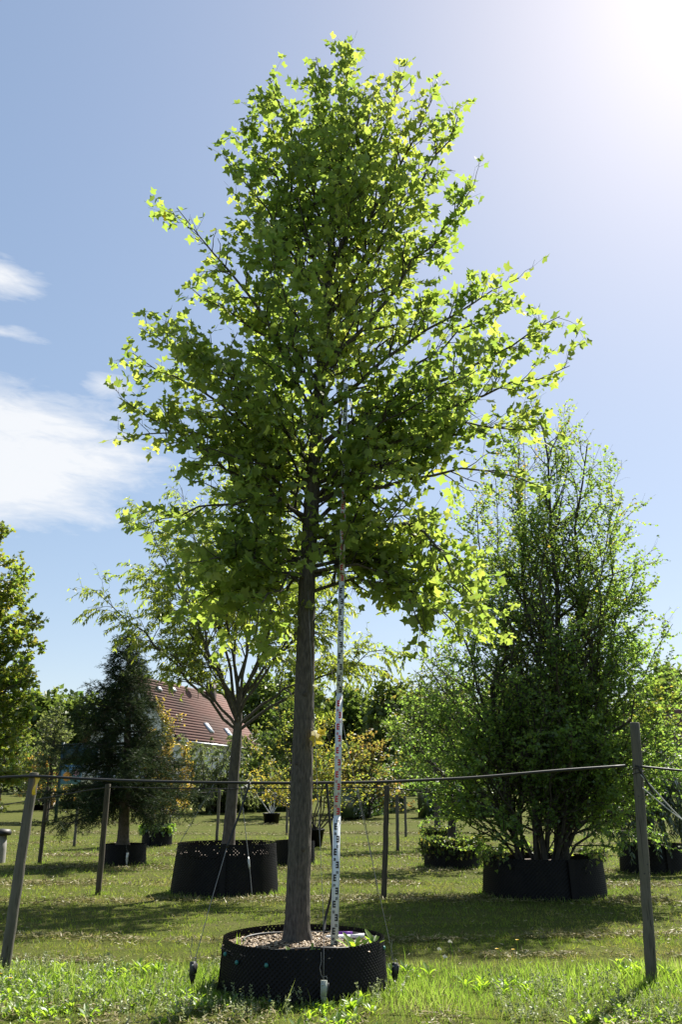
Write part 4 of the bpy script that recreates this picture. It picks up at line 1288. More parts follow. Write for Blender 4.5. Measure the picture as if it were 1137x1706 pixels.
# advertising board beside the spruce
ab = empty('advertising_board', (-13.6, 44.9, hz(0, 45)), 'teal advertising board with an orange flower picture left of the spruce', 'board')
bz0 = hz(0, 45)
Mesh().box((-14.45, 44.95, bz0), (-14.33, 45.1, 4.1)).build('post', 'board_teal', ab)
Mesh().box((-12.6, 44.95, bz0), (-12.48, 45.1, 4.1)).build('post', 'board_teal', ab)
Mesh().box((-14.32, 44.96, 3.05), (-12.62, 45.05, 4.05)).build('panel', 'board_teal', ab)
pnl = Mesh().box((-14.32, 44.96, 2.05), (-13.3, 45.05, 3.02)).build('poster', 'board_blue', ab)
Mesh().box((-13.27, 44.96, 2.05), (-12.62, 45.05, 3.02)).build('poster', 'white_plastic', ab)
rgp = np.random.default_rng(3)
fl = Mesh()
for k in range(14):
    a = k / 14 * 2 * math.pi
    fl.leaves(*QUADL, np.array([(-14.0, 44.945 - .0006 * k, 2.42)]), np.array([(math.cos(a), 0, math.sin(a))]), np.array([(0, -1., 0)]), np.array([.26]), np.array([.5]))
fl.build('flower_print', 'board_orange', pnl)
fl = Mesh()
for k in range(8):
    a = k / 8 * 2 * math.pi
    fl.leaves(*QUADL, np.array([(-13.55, 44.945 - .0006 * k, 2.62)]), np.array([(math.cos(a), 0, math.sin(a))]), np.array([(0, -1., 0)]), np.array([.2]), np.array([.5]))
fl.build('flower_print', 'board_pink', pnl)

# ================================================================= BACKGROUND POTS
studded_pot((-1.88, 14.92, 0), .86, .80, .755, 180, 30, .012, 12, 'tall wide black studded pot holding the zelkova', hole=True, soil=.16)
studded_pot((-4.95, 20.72, 0), .49, .46, .44, 84, 14, .014, 13, 'black pot at the foot of the spruce')
studded_pot((-5.83, 28.5, 0), .47, .46, .5, 70, 12, .014, 14, 'black pot overgrown with pale ivy, behind the spruce trunk')
studded_pot((-1.07, 20.9, 0), .475, .46, .5, 84, 14, .014, 15, 'black pot half hidden by the tulip trunk')
smooth_pot((-.8, 27.7, 0), .2, .28, .52, 'tapered smooth black pot behind the tulip trunk')
smooth_pot((-3.46, 44.4, hz(0, 44.4)), .36, .42, .5, 'small far black pot on the lawn before the trimmed hedge')
smooth_pot((-19.8, 58.2, hz(0, 58.2)), .36, .44, .6, 'far black pot under the yellow shrub behind the near left post')
studded_pot((3.22, 14.5, 0), .94, .90, .57, 190, 20, .012, 16, 'very wide black pot holding the birch clump', soil=.1)
studded_pot((2.45, 19.98, 0), .61, .58, .5, 96, 14, .014, 17, 'ivy-covered black pot left of the birch clump')
studded_pot((2.92, 26.95, 0), .48, .46, .5, 70, 12, .014, 18, 'far ivy-covered black pot behind the other ivy-covered pot')
studded_pot((6.45, 18.8, 0), .67, .63, .55, 110, 16, .014, 19, 'black pot under the weeping conifer at the right edge')
sb_ = empty('post_stump', (-8.02, 21.2, 0), 'grey stump with a dark cap at the left edge of the lawn', 'stump')
Mesh().lathe((-8.02, 21.2, 0), [(.16, 0), (.15, .3), (.13, .62), (.0, .63)], 20).build('shaft', 'concrete', sb_, True)
Mesh().lathe((-8.02, 21.2, .6), [(.0, 0), (.21, 0), (.23, .05), (.2, .13), (.0, .15)], 20).build('cap', 'black_rubber', sb_, True)


# ivy and weeds on pots
def ivy(c, r, h, label, seed, n, frac=(0, 2 * math.pi), drop=.5, mt='ivy_leaf', sz=(.05, .09)):
    rg_ = np.random.default_rng(seed)
    a0 = frac[0] + (frac[1] - frac[0]) * rg_.random(n // 14)
    P = []
    for a in a0:
        s = np.linspace(0, 1, 6)
        d_ = drop * (.3 + .8 * rg_.random())
        rr0 = r * (.7 + .25 * rg_.random())
        rad = rr0 + (r + .05 - rr0) * np.minimum(1, s * 2.4) + .03 * rg_.normal()
        zz = h + .05 + .08 * np.sin(s * 2.6) * (1 - s) - d_ * np.clip(s - .35, 0, 1) ** 1.2
        aa_ = a + .25 * rg_.normal() * s
        P.append(np.stack([c[0] + rad * np.cos(aa_), c[1] + rad * np.sin(aa_), c[2] + np.maximum(zz, .03)], 1))
    P = np.array(P)
    o = empty('ivy_plant', (c[0], c[1], c[2] + h), label, 'ivy', 'ivy and weeds growing in pots')
    Mesh().tubes(P, np.full(P.shape[:2], .004), 3).build('vines', 'twig_bark', o, kind='stuff')
    p, d, nn, s_ = leaf_along(P, rg_, .9 / 14, sz, (0, 1), .4, .4, .5, .8)
    p += rg_.normal(size=p.shape) * .03
    Mesh().leaves(*STAR, p, d, nn, s_, rg_.random(len(p))).build('leaves', mt, o, kind='stuff')


ivy((-5.83, 28.5, 0), .46, .5, 'pale green ivy spilling over the pot behind the spruce trunk', 91, 900, drop=.4, sz=(.07, .13))
ivy((2.45, 19.98, 0), .6, .5, 'green ivy draping the pot left of the birch clump', 92, 2200, drop=.6, sz=(.05, .09), mt='wood_leaf')
ivy((2.92, 26.95, 0), .47, .5, 'ivy on the far pot behind the other ivy-covered pot', 93, 900, drop=.4, sz=(.06, .1), mt='wood_leaf')
ivy((3.22, 14.5, 0), .92, .56, 'leafy creeper along the rim of the birch clump pot', 94, 1100, (-.9, 3.9), .3, mt='birch_leaf', sz=(.04, .07))


# ================================================================= POSTS AND LINES
def post(base, top, r0, r1, label, seed, mt='post', bolts=()):
    base, top = np.array(base, float), np.array(top, float)
    t = empty('fence_post', base, label, 'post', 'wooden posts carrying the irrigation line')
    n = 14
    s = np.linspace(0, 1, n)
    P = base[None] * (1 - s[:, None]) + top[None] * s[:, None]
    P[0, 2] -= .1
    rg_ = np.random.default_rng(seed)
    P[1:-1, :2] += rg_.normal(size=(n - 2, 2)) * .003
    rr_p = np.linspace(r0, r1, n) * (1 + .02 * rg_.normal(size=n))
    P = np.concatenate([P, P[-1:] + (top - base)[None] / np.linalg.norm(top - base) * .006])
    rr_p = np.concatenate([rr_p, [r1 * .9]])
    Mesh().tubes(P, rr_p, 16, True).build('shaft', mt, t, True)
    for u, a in bolts:
        c = base + (top - base) * u
        rr = r0 + (r1 - r0) * u
        d = np.array([math.cos(a), math.sin(a), 0])
        Mesh().tubes(np.stack([c + d * (rr - .006), c + d * (rr + .004)]), np.array([.008, .007]), 8, True).build('bolt', 'anchor_dark', t)
    return t


lp = post((-2.95, 8.24, 0), (-2.865, 8.2, 1.68), .050, .044, 'near leaning wooden post with yellow tape at the left edge', 1)
# yellow tape loop on its top
s = np.linspace(0, 1, 12)
tpv = []
for q in s:
    y_ = 8.165 - .02 * math.sin(q * 3)
    tpv += [(-2.83 + .018 * math.sin(q * 5) + .02 * q - .02, y_, 1.66 - .17 * q), (-2.795 + .012 * math.sin(q * 5 + 1) - .01 * q, y_ - .012, 1.66 - .17 * q)]
Mesh().add(tpv, [(2 * k, 2 * k + 1, 2 * k + 3, 2 * k + 2) for k in range(11)]).build('tape', 'yellow_tape', lp)
rp = post((2.61, 7.94, 0), (2.69, 7.9, 2.11), .047, .042, 'near tall wooden post with cable ties at the right edge', 2, bolts=((.40, -1.9), (.435, -1.2), (.70, -2.0), (.69, -1.2), (.16, -1.5)))
for zt_ in (1.72, 1.68):
    c = np.array([2.61 + .08 * zt_ / 2.11, 7.94 - .04 * zt_ / 2.11, zt_])
    a = np.linspace(0, 2 * math.pi, 24)
    Mesh().tubes(np.stack([c[0] + .0475 * np.cos(a), c[1] + .0475 * np.sin(a), c[2] + .012 * np.cos(a)], 1), np.full(24, .0035), 5).build('cable_tie', 'black_rubber', rp, True)
for k, (b, tpp, r0, lb, mt) in enumerate((
        ((-3.84, 14.5, 0), (-3.83, 14.5, 1.66), .047, 'brown wooden post standing between the near left post and the tall pot', 'post_dark'),
        ((.64, 13.78, 0), (.72, 13.78, 1.63), .044, 'dark wooden post right of the staff, in mid lawn', 'post_dark'),
        ((-6.9, 20.76, 0), (-6.9, 20.76, 1.68), .048, 'reddish wooden post just right of the near left post, farther back', 'post_dark'),
        ((-8.19, 27.66, 0), (-8.2, 27.66, 1.65), .045, 'far wooden post half hidden under the left boughs of the spruce', 'post'),
        ((-4.2, 30.4, 0), (-4.18, 30.4, 1.68), .052, 'far wooden post just left of the zelkova trunk', 'post'),
        ((1.61, 25.6, 0), (1.62, 25.6, 1.50), .05, 'far wooden post right of the dark mid-lawn post', 'post'),
        ((2.42, 33.5, .02), (2.42, 33.5, 1.45), .05, 'farthest wooden post in the gap left of the ivy pots', 'post'),
        ((-2.13, 35.2, .03), (-2.12, 35.2, 1.35), .05, 'far short wooden post just left of the tulip trunk', 'post'),
        ((-10.74, 61.4, .74), (-10.74, 61.4, 2.3), .07, 'small distant post on the lawn right of the spruce trunk', 'post'))):
    post(b, tpp, r0, r0 * .93, lb, 10 + k, mt)


def line(name, pts, r, mt, label, cat, n=60, sides=6, sag=0.0, parent=None):
    P = np.array(pts, float)
    d = np.concatenate([[0], np.cumsum(np.linalg.norm(np.diff(P, axis=0), axis=1))])
    s = np.linspace(0, d[-1], n)
    Q = np.stack([np.interp(s, d, P[:, k]) for k in range(3)], 1)
    for _ in range(3):
        Q[1:-1] = .25 * Q[:-2] + .5 * Q[1:-1] + .25 * Q[2:]
    return Mesh().tubes(Q, np.full(n, r), sides, True).build(name, mt, parent, True, **({} if parent is not None else dict(label=label, cat=cat)))


line('irrigation_pipe', [(-9, 9.3, 1.45), (-5.0, 8.5, 1.57), (-3.2, 8.2, 1.64), (-2.86, 8.14, 1.66), (-2.6, 8.13, 1.64), (-2.0, 8.1, 1.612), (-1.2, 8.05, 1.595), (-.4, 8.05, 1.59), (.4, 8.02, 1.60), (1.2, 7.98, 1.635), (2.0, 7.9, 1.70), (2.55, 7.86, 1.735),
     ], .0125, 'black_rubber', 'black irrigation pipe strung between the two near posts', 'pipe', 120, 8)
line('side_pipe', [(2.64, 7.87, 1.735), (3.0, 7.9, 1.70), (4.2, 8.3, 1.62), (8, 9.5, 1.5)], .0105, 'black_rubber', 'grey-lit pipe leaving the right near post to the right', 'pipe', 50, 8)
line('rear_pipe', [(-14, 19.5, 1.2), (-9.5, 18, 1.15), (-7.0, 16.5, 1.22), (-5.2, 15.2, 1.42), (-3.84, 14.46, 1.62), (-3.0, 14.4, 1.60), (-1.8, 14.3, 1.585), (-.6, 14, 1.59), (.3, 13.8, 1.605), (.7, 13.73, 1.61), (1.6, 14, 1.5), (3, 14.6, 1.4)], .010, 'black_rubber',
     'thin black pipe strung across mid lawn behind the near pipe', 'pipe', 120, 6)
line('far_wire', [(-13, 28, 1.5), (-8.2, 27.7, 1.6), (-6.2, 29, 1.5), (-4.2, 30.35, 1.62), (-1, 28, 1.5), (1.62, 25.6, 1.42), (6, 24, 1.4)], .008, 'black_rubber', 'faint far wire joining the farther posts', 'wire', 90, 5)
line('dropper_hose', [(-.13, 8.06, 1.59), (-.105, 8.08, 1.30), (-.075, 8.12, 1.0), (-.07, 8.2, .75), (-.10, 8.28, .58), (-.14, 8.30, .45), (-.15, 8.2, .34)], .0115, 'black_rubber', 'black dropper hose hanging from the near pipe into the pot behind the staff', 'hose', 50, 8)
gl = empty('guy_wire', (-1.20, 7.62, .0), 'guy wire with black sleeve running from the near pipe down left of the pot', 'wire')
line('sleeve', [(-.83, 8.04, 1.60), (-.90, 7.98, 1.35), (-1.0, 7.9, 1.05)], .010, 'black_rubber', '', '', 20, 6, parent=gl)
line('wire', [(-1.0, 7.9, 1.05), (-1.10, 7.75, .62), (-1.20, 7.62, .16)], .0032, 'cable', '', '', 20, 5, parent=gl)
line('guy_wire', [(-.31, 7.72, 3.30), (-.20, 7.35, 1.6), (-.135, 7.13, .60), (-.13, 7.09, .40), (-.13, 7.05, .20)], .0022, 'cable', 'thin steel guy wire dropping from the tulip tree over the front rim of the pot', 'wire', 40, 5)
line('guy_wire', [(-.24, 7.78, 3.28), (.10, 7.75, 1.7), (.44, 7.72, .17)], .0022, 'cable', 'thin steel guy wire slanting from the tulip fork to the right of the pot', 'wire', 40, 5)
gz_ = empty('guy_wire', (-1.35, 14.05, .0), 'steel wire with a turnbuckle slanting down at the right end of the tall pot', 'wire')
line('wire', [(-1.62, 14.3, 1.58), (-1.52, 14.2, 1.0), (-1.42, 14.1, .45), (-1.36, 14.05, .02)], .006, 'cable', '', '', 24, 5, parent=gz_)
tb_ = Mesh().tubes(np.array([(-1.447, 14.12, .58), (-1.44, 14.115, .54), (-1.425, 14.105, .44), (-1.42, 14.1, .40)]), np.array([.006, .018, .018, .006]), 8, True)
tb_.build('turnbuckle', 'steel', gz_)
line('guy_wire', [(.26, 13.6, 1.58), (.35, 13.7, 1.2), (.47, 13.9, .6), (.57, 14.0, .02)], .006, 'cable', 'dark wire slanting to the ground left of the dark mid-lawn post', 'wire', 30, 5)
line('guy_wire', [(-3.3, 26, 2.6), (-3.9, 25.5, 1.4), (-4.6, 25, .02)], .008, 'cable', 'pale wire slanting to the lawn right of the ivy-hung pot', 'wire', 30, 5)
line('tie_rope', [(2.68, 7.86, 1.66), (2.80, 7.86, 1.52), (2.92, 7.86, 1.37), (3.2, 7.86, 1.08), (3.6, 7.9, .6), (4.1, 7.95, .02)], .0055, 'rope', 'pale rope tied to the right near post, running steeply down', 'rope', 40, 6)
line('tie_rope', [(2.68, 7.85, 1.55), (2.80, 7.85, 1.44), (2.95, 7.84, 1.31), (3.1, 7.84, 1.20), (3.35, 7.86, 1.14), (4.2, 8, 1.05), (6, 8.6, 1.2)], .005, 'rope', 'slack pale rope curving away right of the right near post', 'rope', 40, 6)
line('dropper_hose', [(2.67, 7.86, 1.71), (2.73, 7.86, 1.60), (2.78, 7.86, 1.50)], .009, 'black_rubber', 'short black hose end hanging beside the right near post', 'hose', 16, 6)


# ground anchors with wire tensioners
def anchor(c, yaw, h, label, mt):
    o = empty('wire_tensioner', c, label, 'tensioner', 'wire tensioners round the nearest pot')
    x, y, z = c
    cs, sn = math.cos(yaw), math.sin(yaw)

    def L(px, py, pz):
        return (x + px * cs - py * sn, y + px * sn + py * cs, z + pz)
    m_ = Mesh().bar(L(0, 0, h * .42), L(.004, 0, h * .95), .046, .03, (sn, -cs, 0))
    m_.build('body', mt, o)
    m_ = Mesh()
    pts = [(-.022, -.016, h * .42), (.024, -.016, h * .40), (.024, .016, h * .40), (-.022, .016, h * .42), (-.006, -.006, h * .12), (.012, -.006, h * .10), (.012, .006, h * .10), (-.006, .006, h * .12)]
    m_.add([L(*p) for p in pts], [(0, 1, 5, 4), (1, 2, 6, 5), (2, 3, 7, 6), (3, 0, 4, 7), (4, 5, 6, 7)])
    m_.build('wedge', mt, o)
    Mesh().tubes(np.array([L(.003, 0, h * .14), L(.004, .0, -.03)]), np.array([.006, .005]), 6, True).build('ground_pin', 'anchor_dark', o)
    Mesh().bar(L(.026, -.004, h * .5), L(.034, -.004, h * .86), .012, .02, (sn, -cs, 0)).build('lever', 'anchor_dark', o)
    a = np.linspace(0, 2 * math.pi, 16)
    Mesh().tubes(np.array([L(.012 + .014 * math.cos(q), -.012, h * 1.03 + .016 * math.sin(q)) for q in a]), np.full(16, .0022), 5).build('wire_loop', 'cable', o)
    Mesh().tubes(np.array([L(-.008, -.02, h * .82), L(-.008, -.024, h * .82)]), np.array([.008, .007]), 8, True).build('screw', 'steel', o)
    Mesh().tubes(np.array([L(0, -.01, h * 1.0), L(-.02, -.012, h * 1.18), L(-.03, -.012, h * 1.4), L(-.018, -.008, h * 1.62), L(-.02, 0, h * 1.95)]), np.full(5, .0022), 5).build('wire_tail', 'cable', o)


anchor((-.13, 7.03, .0), .1, .19, 'grey wire tensioner hanging at the front of the nearest pot', 'anchor_grey')
anchor((-1.20, 7.60, .03), .5, .19, 'black wire tensioner in the grass left of the nearest pot', 'anchor_dark')
anchor((.44, 7.72, .02), -.3, .17, 'black wire tensioner in the grass right of the nearest pot', 'anchor_dark')
anchor((-4.75, 20.1, .0), 0, .3, 'pale wire tensioner at the front of the spruce pot', 'white_plastic')

# ================================================================= GRASS
rg = np.random.default_rng(314)
BL1 = (np.array([(-.05, 0, 0), (.05, 0, 0), (.035, .5, .10), (-.035, .5, .10), (0, 1, .38)], float), np.array([(0, 1, 2), (0, 2, 3), (3, 2, 4)]))
BL0 = (np.array([(-.09, 0, 0), (.09, 0, 0), (0, 1, .25)], float), np.array([(0, 1, 2)]))
WEED = half_leaf([(0, 0), (.05, .18), (.13, .42), (.10, .55), (.15, .72), (.08, .92), (0, 1)], .5, .25, .38)


def scatter(n, y0, y1, pw=0.0, wide=.56):
    y = y0 + (y1 - y0) * rg.random(n) ** (1 + pw)
    keepp = rg.random(n) < y / y1
    y = y[keepp]
    x = (rg.random(len(y)) * 2 - 1) * (wide * y + .4)
    return x, y


def not_in_pot(x, y, m=0.0):
    k = (x - PC[0]) ** 2 + (y - PC[1]) ** 2 > (.71 + m) ** 2
    for cx_, cy_, rr_q in ((-1.88, 14.92, .86), (3.22, 14.5, .94), (-4.95, 20.72, .5), (2.45, 19.98, .6), (6.45, 18.8, .66), (-1.07, 20.9, .48)):
        k &= (x - cx_) ** 2 + (y - cy_) ** 2 > rr_q ** 2
    return k


def windrow(x, y):
    """0..1: strips of dry clippings left by the mower"""
    w = np.zeros_like(x)
    for d, wd, ph in ((9.0, .10, 0), (10.4, .12, 5), (13.55, .33, 1), (16.0, .35, 2), (19.2, .4, 3), (23.5, .5, 4), (29, .7, 5), (36, .9, 6), (44, 1.2, 7)):
        yy = d + .25 * np.sin(x * .35 + ph) + .5 * (vnoise(x * .5 + 100, 0 * x + ph, 5) - .5)
        w = np.maximum(w, np.exp(-((y - yy) / wd) ** 2) * (.35 + .9 * vnoise(x * 1.3 + 60, y * .4 + 10, 9)))
    return np.clip(w, 0, 1)


def blades(x, y, h, tilt, tmpl, tint, z0=None, ms=None):
    n = len(x)
    p = np.stack([x, y, terrain(x, y) - .004 if z0 is None else z0], 1)
    d = nrm(np.stack([rg.normal(size=n) * tilt, rg.normal(size=n) * tilt, np.ones(n)], 1))
    nr_ = nrm(np.stack([rg.normal(size=n), rg.normal(size=n), .15 * np.ones(n)], 1))
    return (ms or Mesh()).leaves(*tmpl, p, d, nr_, h, tint)


lawn = Mesh()
for n, y0, y1, hh, tl, tm_ in ((70000, 5.6, 10.5, (.028, .055), .6, BL1), (90000, 9.5, 17, (.03, .06), .65, BL0), (90000, 16, 34, (.045, .085), .7, BL0)):
    x, y = scatter(n, y0, y1)
    k = not_in_pot(x, y)
    x, y = x[k], y[k]
    pt = vnoise(x * 1.1 + 40, y * 2.2 + 40, 2)
    pt2 = vnoise(x * 5 + 40, y * 7 + 40, 12)
    k = rg.random(len(x)) < (.2 + .95 * pt2) * np.where(vnoise(x * .9 + 5, y * 1.6 + 5, 91) > .68, .45, 1)
    x, y, pt, pt2 = x[k], y[k], pt[k], pt2[k]
    tn = np.clip(.18 + .5 * pt + .25 * pt2 + .35 * windrow(x, y) + .14 * rg.normal(size=len(x)) - .1, 0, 1)
    h = (hh[0] + (hh[1] - hh[0]) * rg.random(len(x))) * (.7 + .6 * pt2)
    blades(x, y, h, tl, tm_, tn, ms=lawn)
lawn.build('lawn_grass', 'grass', kind='stuff', label='short mown green grass of the lawn', cat='grass')

cl_ = Mesh()
WIND = ((9.0, .12, 0), (10.4, .14, 5), (13.45, .34, 1), (16.0, .35, 2), (19.2, .4, 3), (23.5, .5, 4), (29, .7, 5), (36, .9, 6), (44, 1.2, 7))
CLIP = (np.array([(-.13, 0, 0), (.13, 0, 0), (.03, 1, .12)], float), np.array([(0, 1, 2)]))


def lay_clippings(x, y, ln, pile):
    nn = len(x)
    p = np.stack([x, y, terrain(x, y) + .018 + pile * rg.random(nn)], 1)
    d = nrm(np.stack([rg.normal(size=nn), rg.normal(size=nn), .3 * rg.normal(size=nn)], 1))
    cl_.leaves(*CLIP, p, d, nrm(np.stack([.6 * rg.normal(size=nn), .6 * rg.normal(size=nn), np.ones(nn)], 1)), ln * (.6 + .8 * rg.random(nn)), np.clip(.42 + .30 * rg.normal(size=nn), 0, 1))


for d_w, w_w, ph in WIND:
    n = int(13000 if d_w > 12 else 5000)
    x = (rg.random(n) * 2 - 1) * (.56 * d_w + .4)
    yc = d_w + .25 * np.sin(x * .35 + ph) + .5 * (vnoise(x * .5 + 100, 0 * x + ph, 5) - .5)
    y = yc + rg.normal(size=n) * w_w * .75
    dens = vnoise(x * 1.1 + 60, y * .8 + ph * 3, 9) * .8 + .5 * vnoise(x * 4 + 60, y * 6, 19)
    k = (dens > .52 + .25 * rg.random(n)) & not_in_pot(x, y, .03)
    x, y, dn = x[k], y[k], dens[k]
    lay_clippings(x, y, .032 + .0022 * d_w, .06 * np.clip(dn - .5, 0, 1) * (1 + .02 * d_w))
x = -4.4 + 4.6 * rg.random(6500)
y = 6.0 + 1.1 * rg.random(6500)
k = (vnoise(x * 3 + 50, y * 3 + 50, 3) > .42) & not_in_pot(x, y, .03)
lay_clippings(x[k], y[k], .045, .035)
x = .5 + 4.0 * rg.random(3000)
y = 6.0 + .85 * rg.random(3000)
k = (vnoise(x * 3 + 50, y * 3 + 50, 3) > .52) & not_in_pot(x, y, .03)
lay_clippings(x[k], y[k], .05, .04)
x, y = scatter(30000, 6, 30)
k = not_in_pot(x, y, .03)
lay_clippings(x[k], y[k], .03 + .0015 * y[k], .01)
cl_.build('grass_clippings', 'clippings', kind='stuff', label='dry grass clippings lying in mown strips on the lawn', cat='clippings')


def rough_zone(x, y):
    edge = 8.62 + .22 * (vnoise(x * 1.4 + 30, 0 * x, 8) - .5) + .10 * (vnoise(x * 5 + 30, 0 * x, 18) - .5)
    front = np.where(x < -.3, 6.6, 6.1) + .15 * (vnoise(x * 2 + 30, 0 * x + 4, 8) - .5)
    soft = rg.random(len(x)) < np.clip((edge + .25 - y) / .55, 0, 1) * np.clip((y - front + .25) / .4, 0, 1)
    return soft & not_in_pot(x, y, .02)


tg = Mesh()
x, y = scatter(95000, 5.9, 8.9)
k = rough_zone(x, y) & (rg.random(len(x)) < .25 + 1.0 * vnoise(x * 2.5 + 20, y * 2.5 + 20, 4))
x, y = x[k], y[k]
pt = vnoise(x * 1.6 + 9, y * 1.6 + 9, 21)
near_front = np.clip((y - 6.2) / 1.2, .45, 1)
h = (.045 + .10 * rg.random(len(x)) ** 1.6) * (.55 + .8 * pt) * near_front * np.clip(.55 + (8.75 - y) * .9, .5, 1)
blades(x, y, h, .35, (BL1[0] * np.array([.62, 1, 1]), BL1[1]), np.clip(.25 + .5 * pt + .2 * rg.normal(size=len(x)), 0, 1), ms=tg)
x, y = scatter(260, 6.2, 8.8)
k = rough_zone(x, y)
blades(x[k], y[k], .12 + .14 * rg.random(k.sum()), .35, (BL1[0] * np.array([.25, 1, .8]), BL1[1]), np.clip(.8 + .2 * rg.normal(size=k.sum()), 0, 1), ms=tg)
for cx_, cy_, rr_q, nq in ((PC[0], PC[1], .74, 900), (-1.88, 14.92, .89, 500), (3.22, 14.5, .97, 600), (-4.95, 20.72, .52, 260), (2.45, 19.98, .64, 260), (6.45, 18.8, .7, 260), (-1.07, 20.9, .5, 200),
                         (-2.95, 8.24, .07, 120), (2.61, 7.94, .07, 160), (-3.84, 14.5, .08, 90), (.64, 13.78, .08, 90), (-6.9, 20.76, .08, 70)):
    a = rg.random(nq) * 6.28
    rq = rr_q + .07 * np.abs(rg.normal(size=nq))
    blades(cx_ + rq * np.cos(a), cy_ + rq * np.sin(a), (.03 + .06 * rg.random(nq)) * (.75 + .035 * cy_), .4, (BL1[0] * np.array([.62, 1, 1]), BL1[1]), np.clip(.4 + .25 * rg.normal(size=nq), 0, 1), ms=tg)
x, y = scatter(26000, 8.6, 26)
k = (vnoise(x * 2.2 + 11, y * 3 + 11, 51) > .72) & not_in_pot(x, y)
blades(x[k], y[k], (.04 + .05 * rg.random(k.sum())) * (.8 + .03 * y[k]), .6, (BL1[0] * np.array([.8, 1, 1]), BL1[1]), np.clip(.3 + .25 * rg.normal(size=k.sum()), 0, 1), ms=tg)
tg.build('tall_grass', 'tall_grass', kind='stuff', label='unmown rough grass along the near edge of the lawn', cat='grass')

wd = Mesh()
P_, D_, N_, S_, T_ = [], [], [], [], []
x, y = scatter(3600, 6.2, 8.75)
k = rough_zone(x, y) & (vnoise(x * 1.5 + 80, y * 1.8 + 80, 31) > .34 + .25 * rg.random(len(x)))
x, y = x[k], y[k]
for px_, py_ in zip(x, y):
    n = rg.integers(4, 8)
    a = rg.random() * 6.28 + np.arange(n) * 2 * math.pi / n + .5 * rg.normal(size=n)
    el_ = R(48) + R(26) * rg.random(n)
    s_ = (.035 + .065 * rg.random() ** 1.5) * (.7 + .5 * rg.random(n))
    P_.append(np.tile([px_, py_, .0], (n, 1)))
    D_.append(np.stack([np.cos(a) * np.cos(el_), np.sin(a) * np.cos(el_), np.sin(el_)], 1))
    N_.append(np.stack([-np.cos(a) * .5, -np.sin(a) * .5, np.ones(n)], 1) + .3 * rg.normal(size=(n, 3)))
    S_.append(s_)
    T_.append(np.clip(rg.random() * .6 + .4 * rg.random(n), 0, 1))
wd.leaves(*WEED, np.concatenate(P_), nrm(np.concatenate(D_)), nrm(np.concatenate(N_)), np.concatenate(S_), np.concatenate(T_))
wd.build('broadleaf_weeds', 'weed_leaf', kind='stuff', label='bright dandelion-like weeds among the rough grass in front', cat='weeds')

# feathery grey-green weeds
x, y = scatter(2600, 6.2, 8.7)
k = rough_zone(x, y) & (vnoise(x * 1.2 + 15, y * 1.2 + 15, 41) > .44)
x, y = x[k], y[k]
n = len(x)
s3 = np.linspace(0, 1, 3)
hh = .06 + .09 * rg.random(n)
lean = rg.normal(size=(n, 2)) * .25
Yp = np.stack([x[:, None] + lean[:, :1] * hh[:, None] * s3[None], y[:, None] + lean[:, 1:] * hh[:, None] * s3[None], hh[:, None] * s3[None] + 0 * x[:, None]], -1)
ya = Mesh()
p_, d_, n_, s_ = leaf_along(Yp, rg, .0075, (.012, .026), (.1, 1.02), -.1, .6, .5, .9)
ya.leaves(*QUADL, p_, d_, n_, s_, np.clip(.5 + .3 * rg.normal(size=len(p_)), 0, 1))
ya.build('feathery_weeds', 'yarrow', kind='stuff', label='silvery feathery weeds among the rough grass in front', cat='weeds')

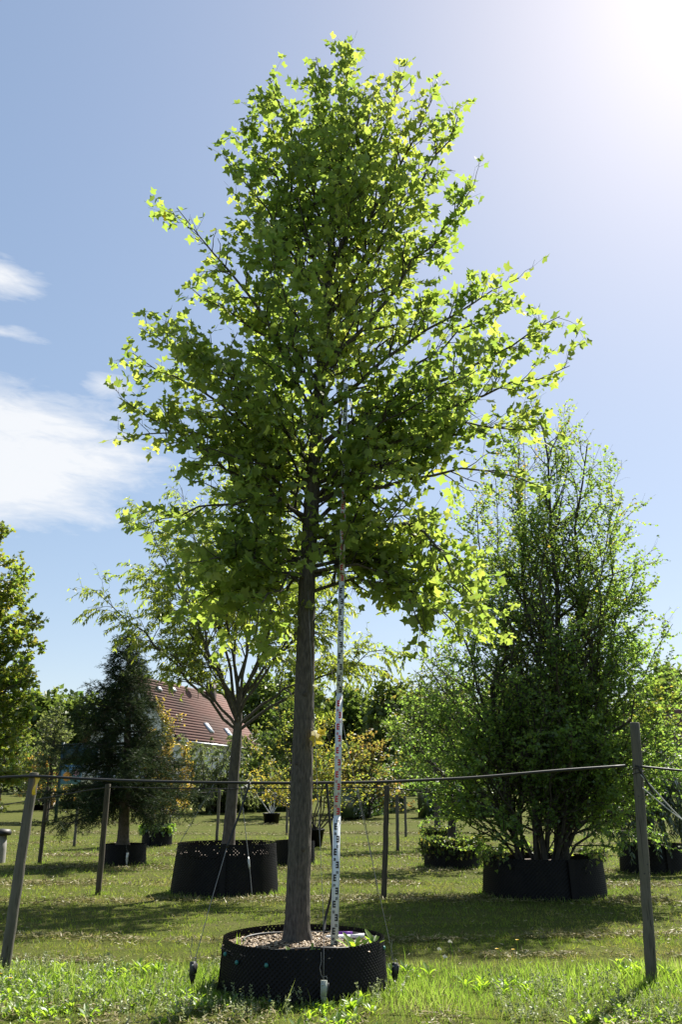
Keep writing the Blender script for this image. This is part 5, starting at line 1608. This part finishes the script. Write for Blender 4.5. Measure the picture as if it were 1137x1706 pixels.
# weeds sprouting from the mulch in the near pot
for k, (px_, py_, n, ln_, lb) in enumerate(((-.83, 7.62, 7, .11, 'tuft of thin grass in the mulch near the left rim of the nearest pot'), (-.43, 7.30, 6, .06, 'small seedling in the mulch before the trunk foot'),
                                          (-.22, 7.33, 5, .075, 'bright two-leaved seedling in the mulch right of the trunk foot'), (.10, 7.52, 11, .14, 'bright leafy weed in the mulch right of the staff'), (.26, 7.62, 8, .12, 'bright grassy weed at the right rim of the nearest pot'))):
    o = empty('pot_weed', (px_, py_, .31), lb, 'weed', 'weeds sprouting in the nearest pot')
    a = rg.random(n) * 6.28
    el_ = R(35) + R(45) * rg.random(n)
    for q in range(n):
        ms = Mesh().leaves(*(WEED if k else BL1), np.array([(px_ + .015 * rg.normal(), py_ + .015 * rg.normal(), .305)]),
                           np.array([(math.cos(a[q]) * math.cos(el_[q]), math.sin(a[q]) * math.cos(el_[q]), math.sin(el_[q]))]), np.array([(-math.cos(a[q]) * .4, -.4 - math.sin(a[q]) * .4, 1.)]), np.array([ln_ * (.7 + .6 * rg.random())]), np.array([rg.random()]))
        ms.build('leaf', 'weed_leaf', o)


def flower(px_, py_, h, kind, label):
    o = empty('wild_flower', (px_, py_, 0), label, 'flower', 'wild flowers in the rough grass')
    tipp = np.array([px_ + .02 * rg.normal(), py_, h])
    Mesh().tubes(np.array([(px_, py_, 0), (px_ + .006, py_, h * .5), tipp]), np.array([.003, .0025, .002]), 5).build('stem', 'tall_grass', o)
    if kind == 'yellow':
        for q in range(12):
            a = q / 12 * 2 * math.pi
            Mesh().leaves(*OVAL, tipp[None], np.array([(math.cos(a), math.sin(a) * .8, .35)]) / 1.06, np.array([(0, -.3, 1.)]), np.array([.019]), np.array([.5])).build('petal', 'petal_yellow', o)
    else:
        for q in range(9):
            a = q * gold
            c = tipp + np.array([.006 * math.sqrt(q) * math.cos(a), .006 * math.sqrt(q) * math.sin(a), .004 * rg.random() - .0016 * q])
            ms = Mesh()
            for w in range(5):
                b = w / 5 * 2 * math.pi
                ms.leaves(*ROUND, c[None], np.array([(math.cos(b), .3 * math.sin(b), .9 * math.sin(b))]), np.array([(0, -.8, .5)]), np.array([.008]), np.array([.5]))
            ms.build('floret', 'petal_white', o)


for a in ((1.65, 8.75, .20, 'yellow', 'tallest yellow flower standing alone before the birch clump shadow'), (1.46, 8.65, .14, 'yellow', 'low yellow flower left of the tallest yellow one'),
          (1.57, 8.62, .14, 'yellow', 'low yellow flower just below the tallest yellow one'), (1.01, 8.5, .23, 'white', 'larger white flower head right of the nearest pot'),
          (.90, 8.5, .17, 'white', 'smaller white flower head nearer the pot'), (.93, 8.42, .12, 'white', 'lowest white flower head right of the nearest pot'),
          (-2.72, 7.62, .12, 'yellow', 'yellow flower by the foot of the near left post'), (-2.66, 7.56, .10, 'yellow', 'lower yellow flower near the foot of the left post')):
    flower(*a)
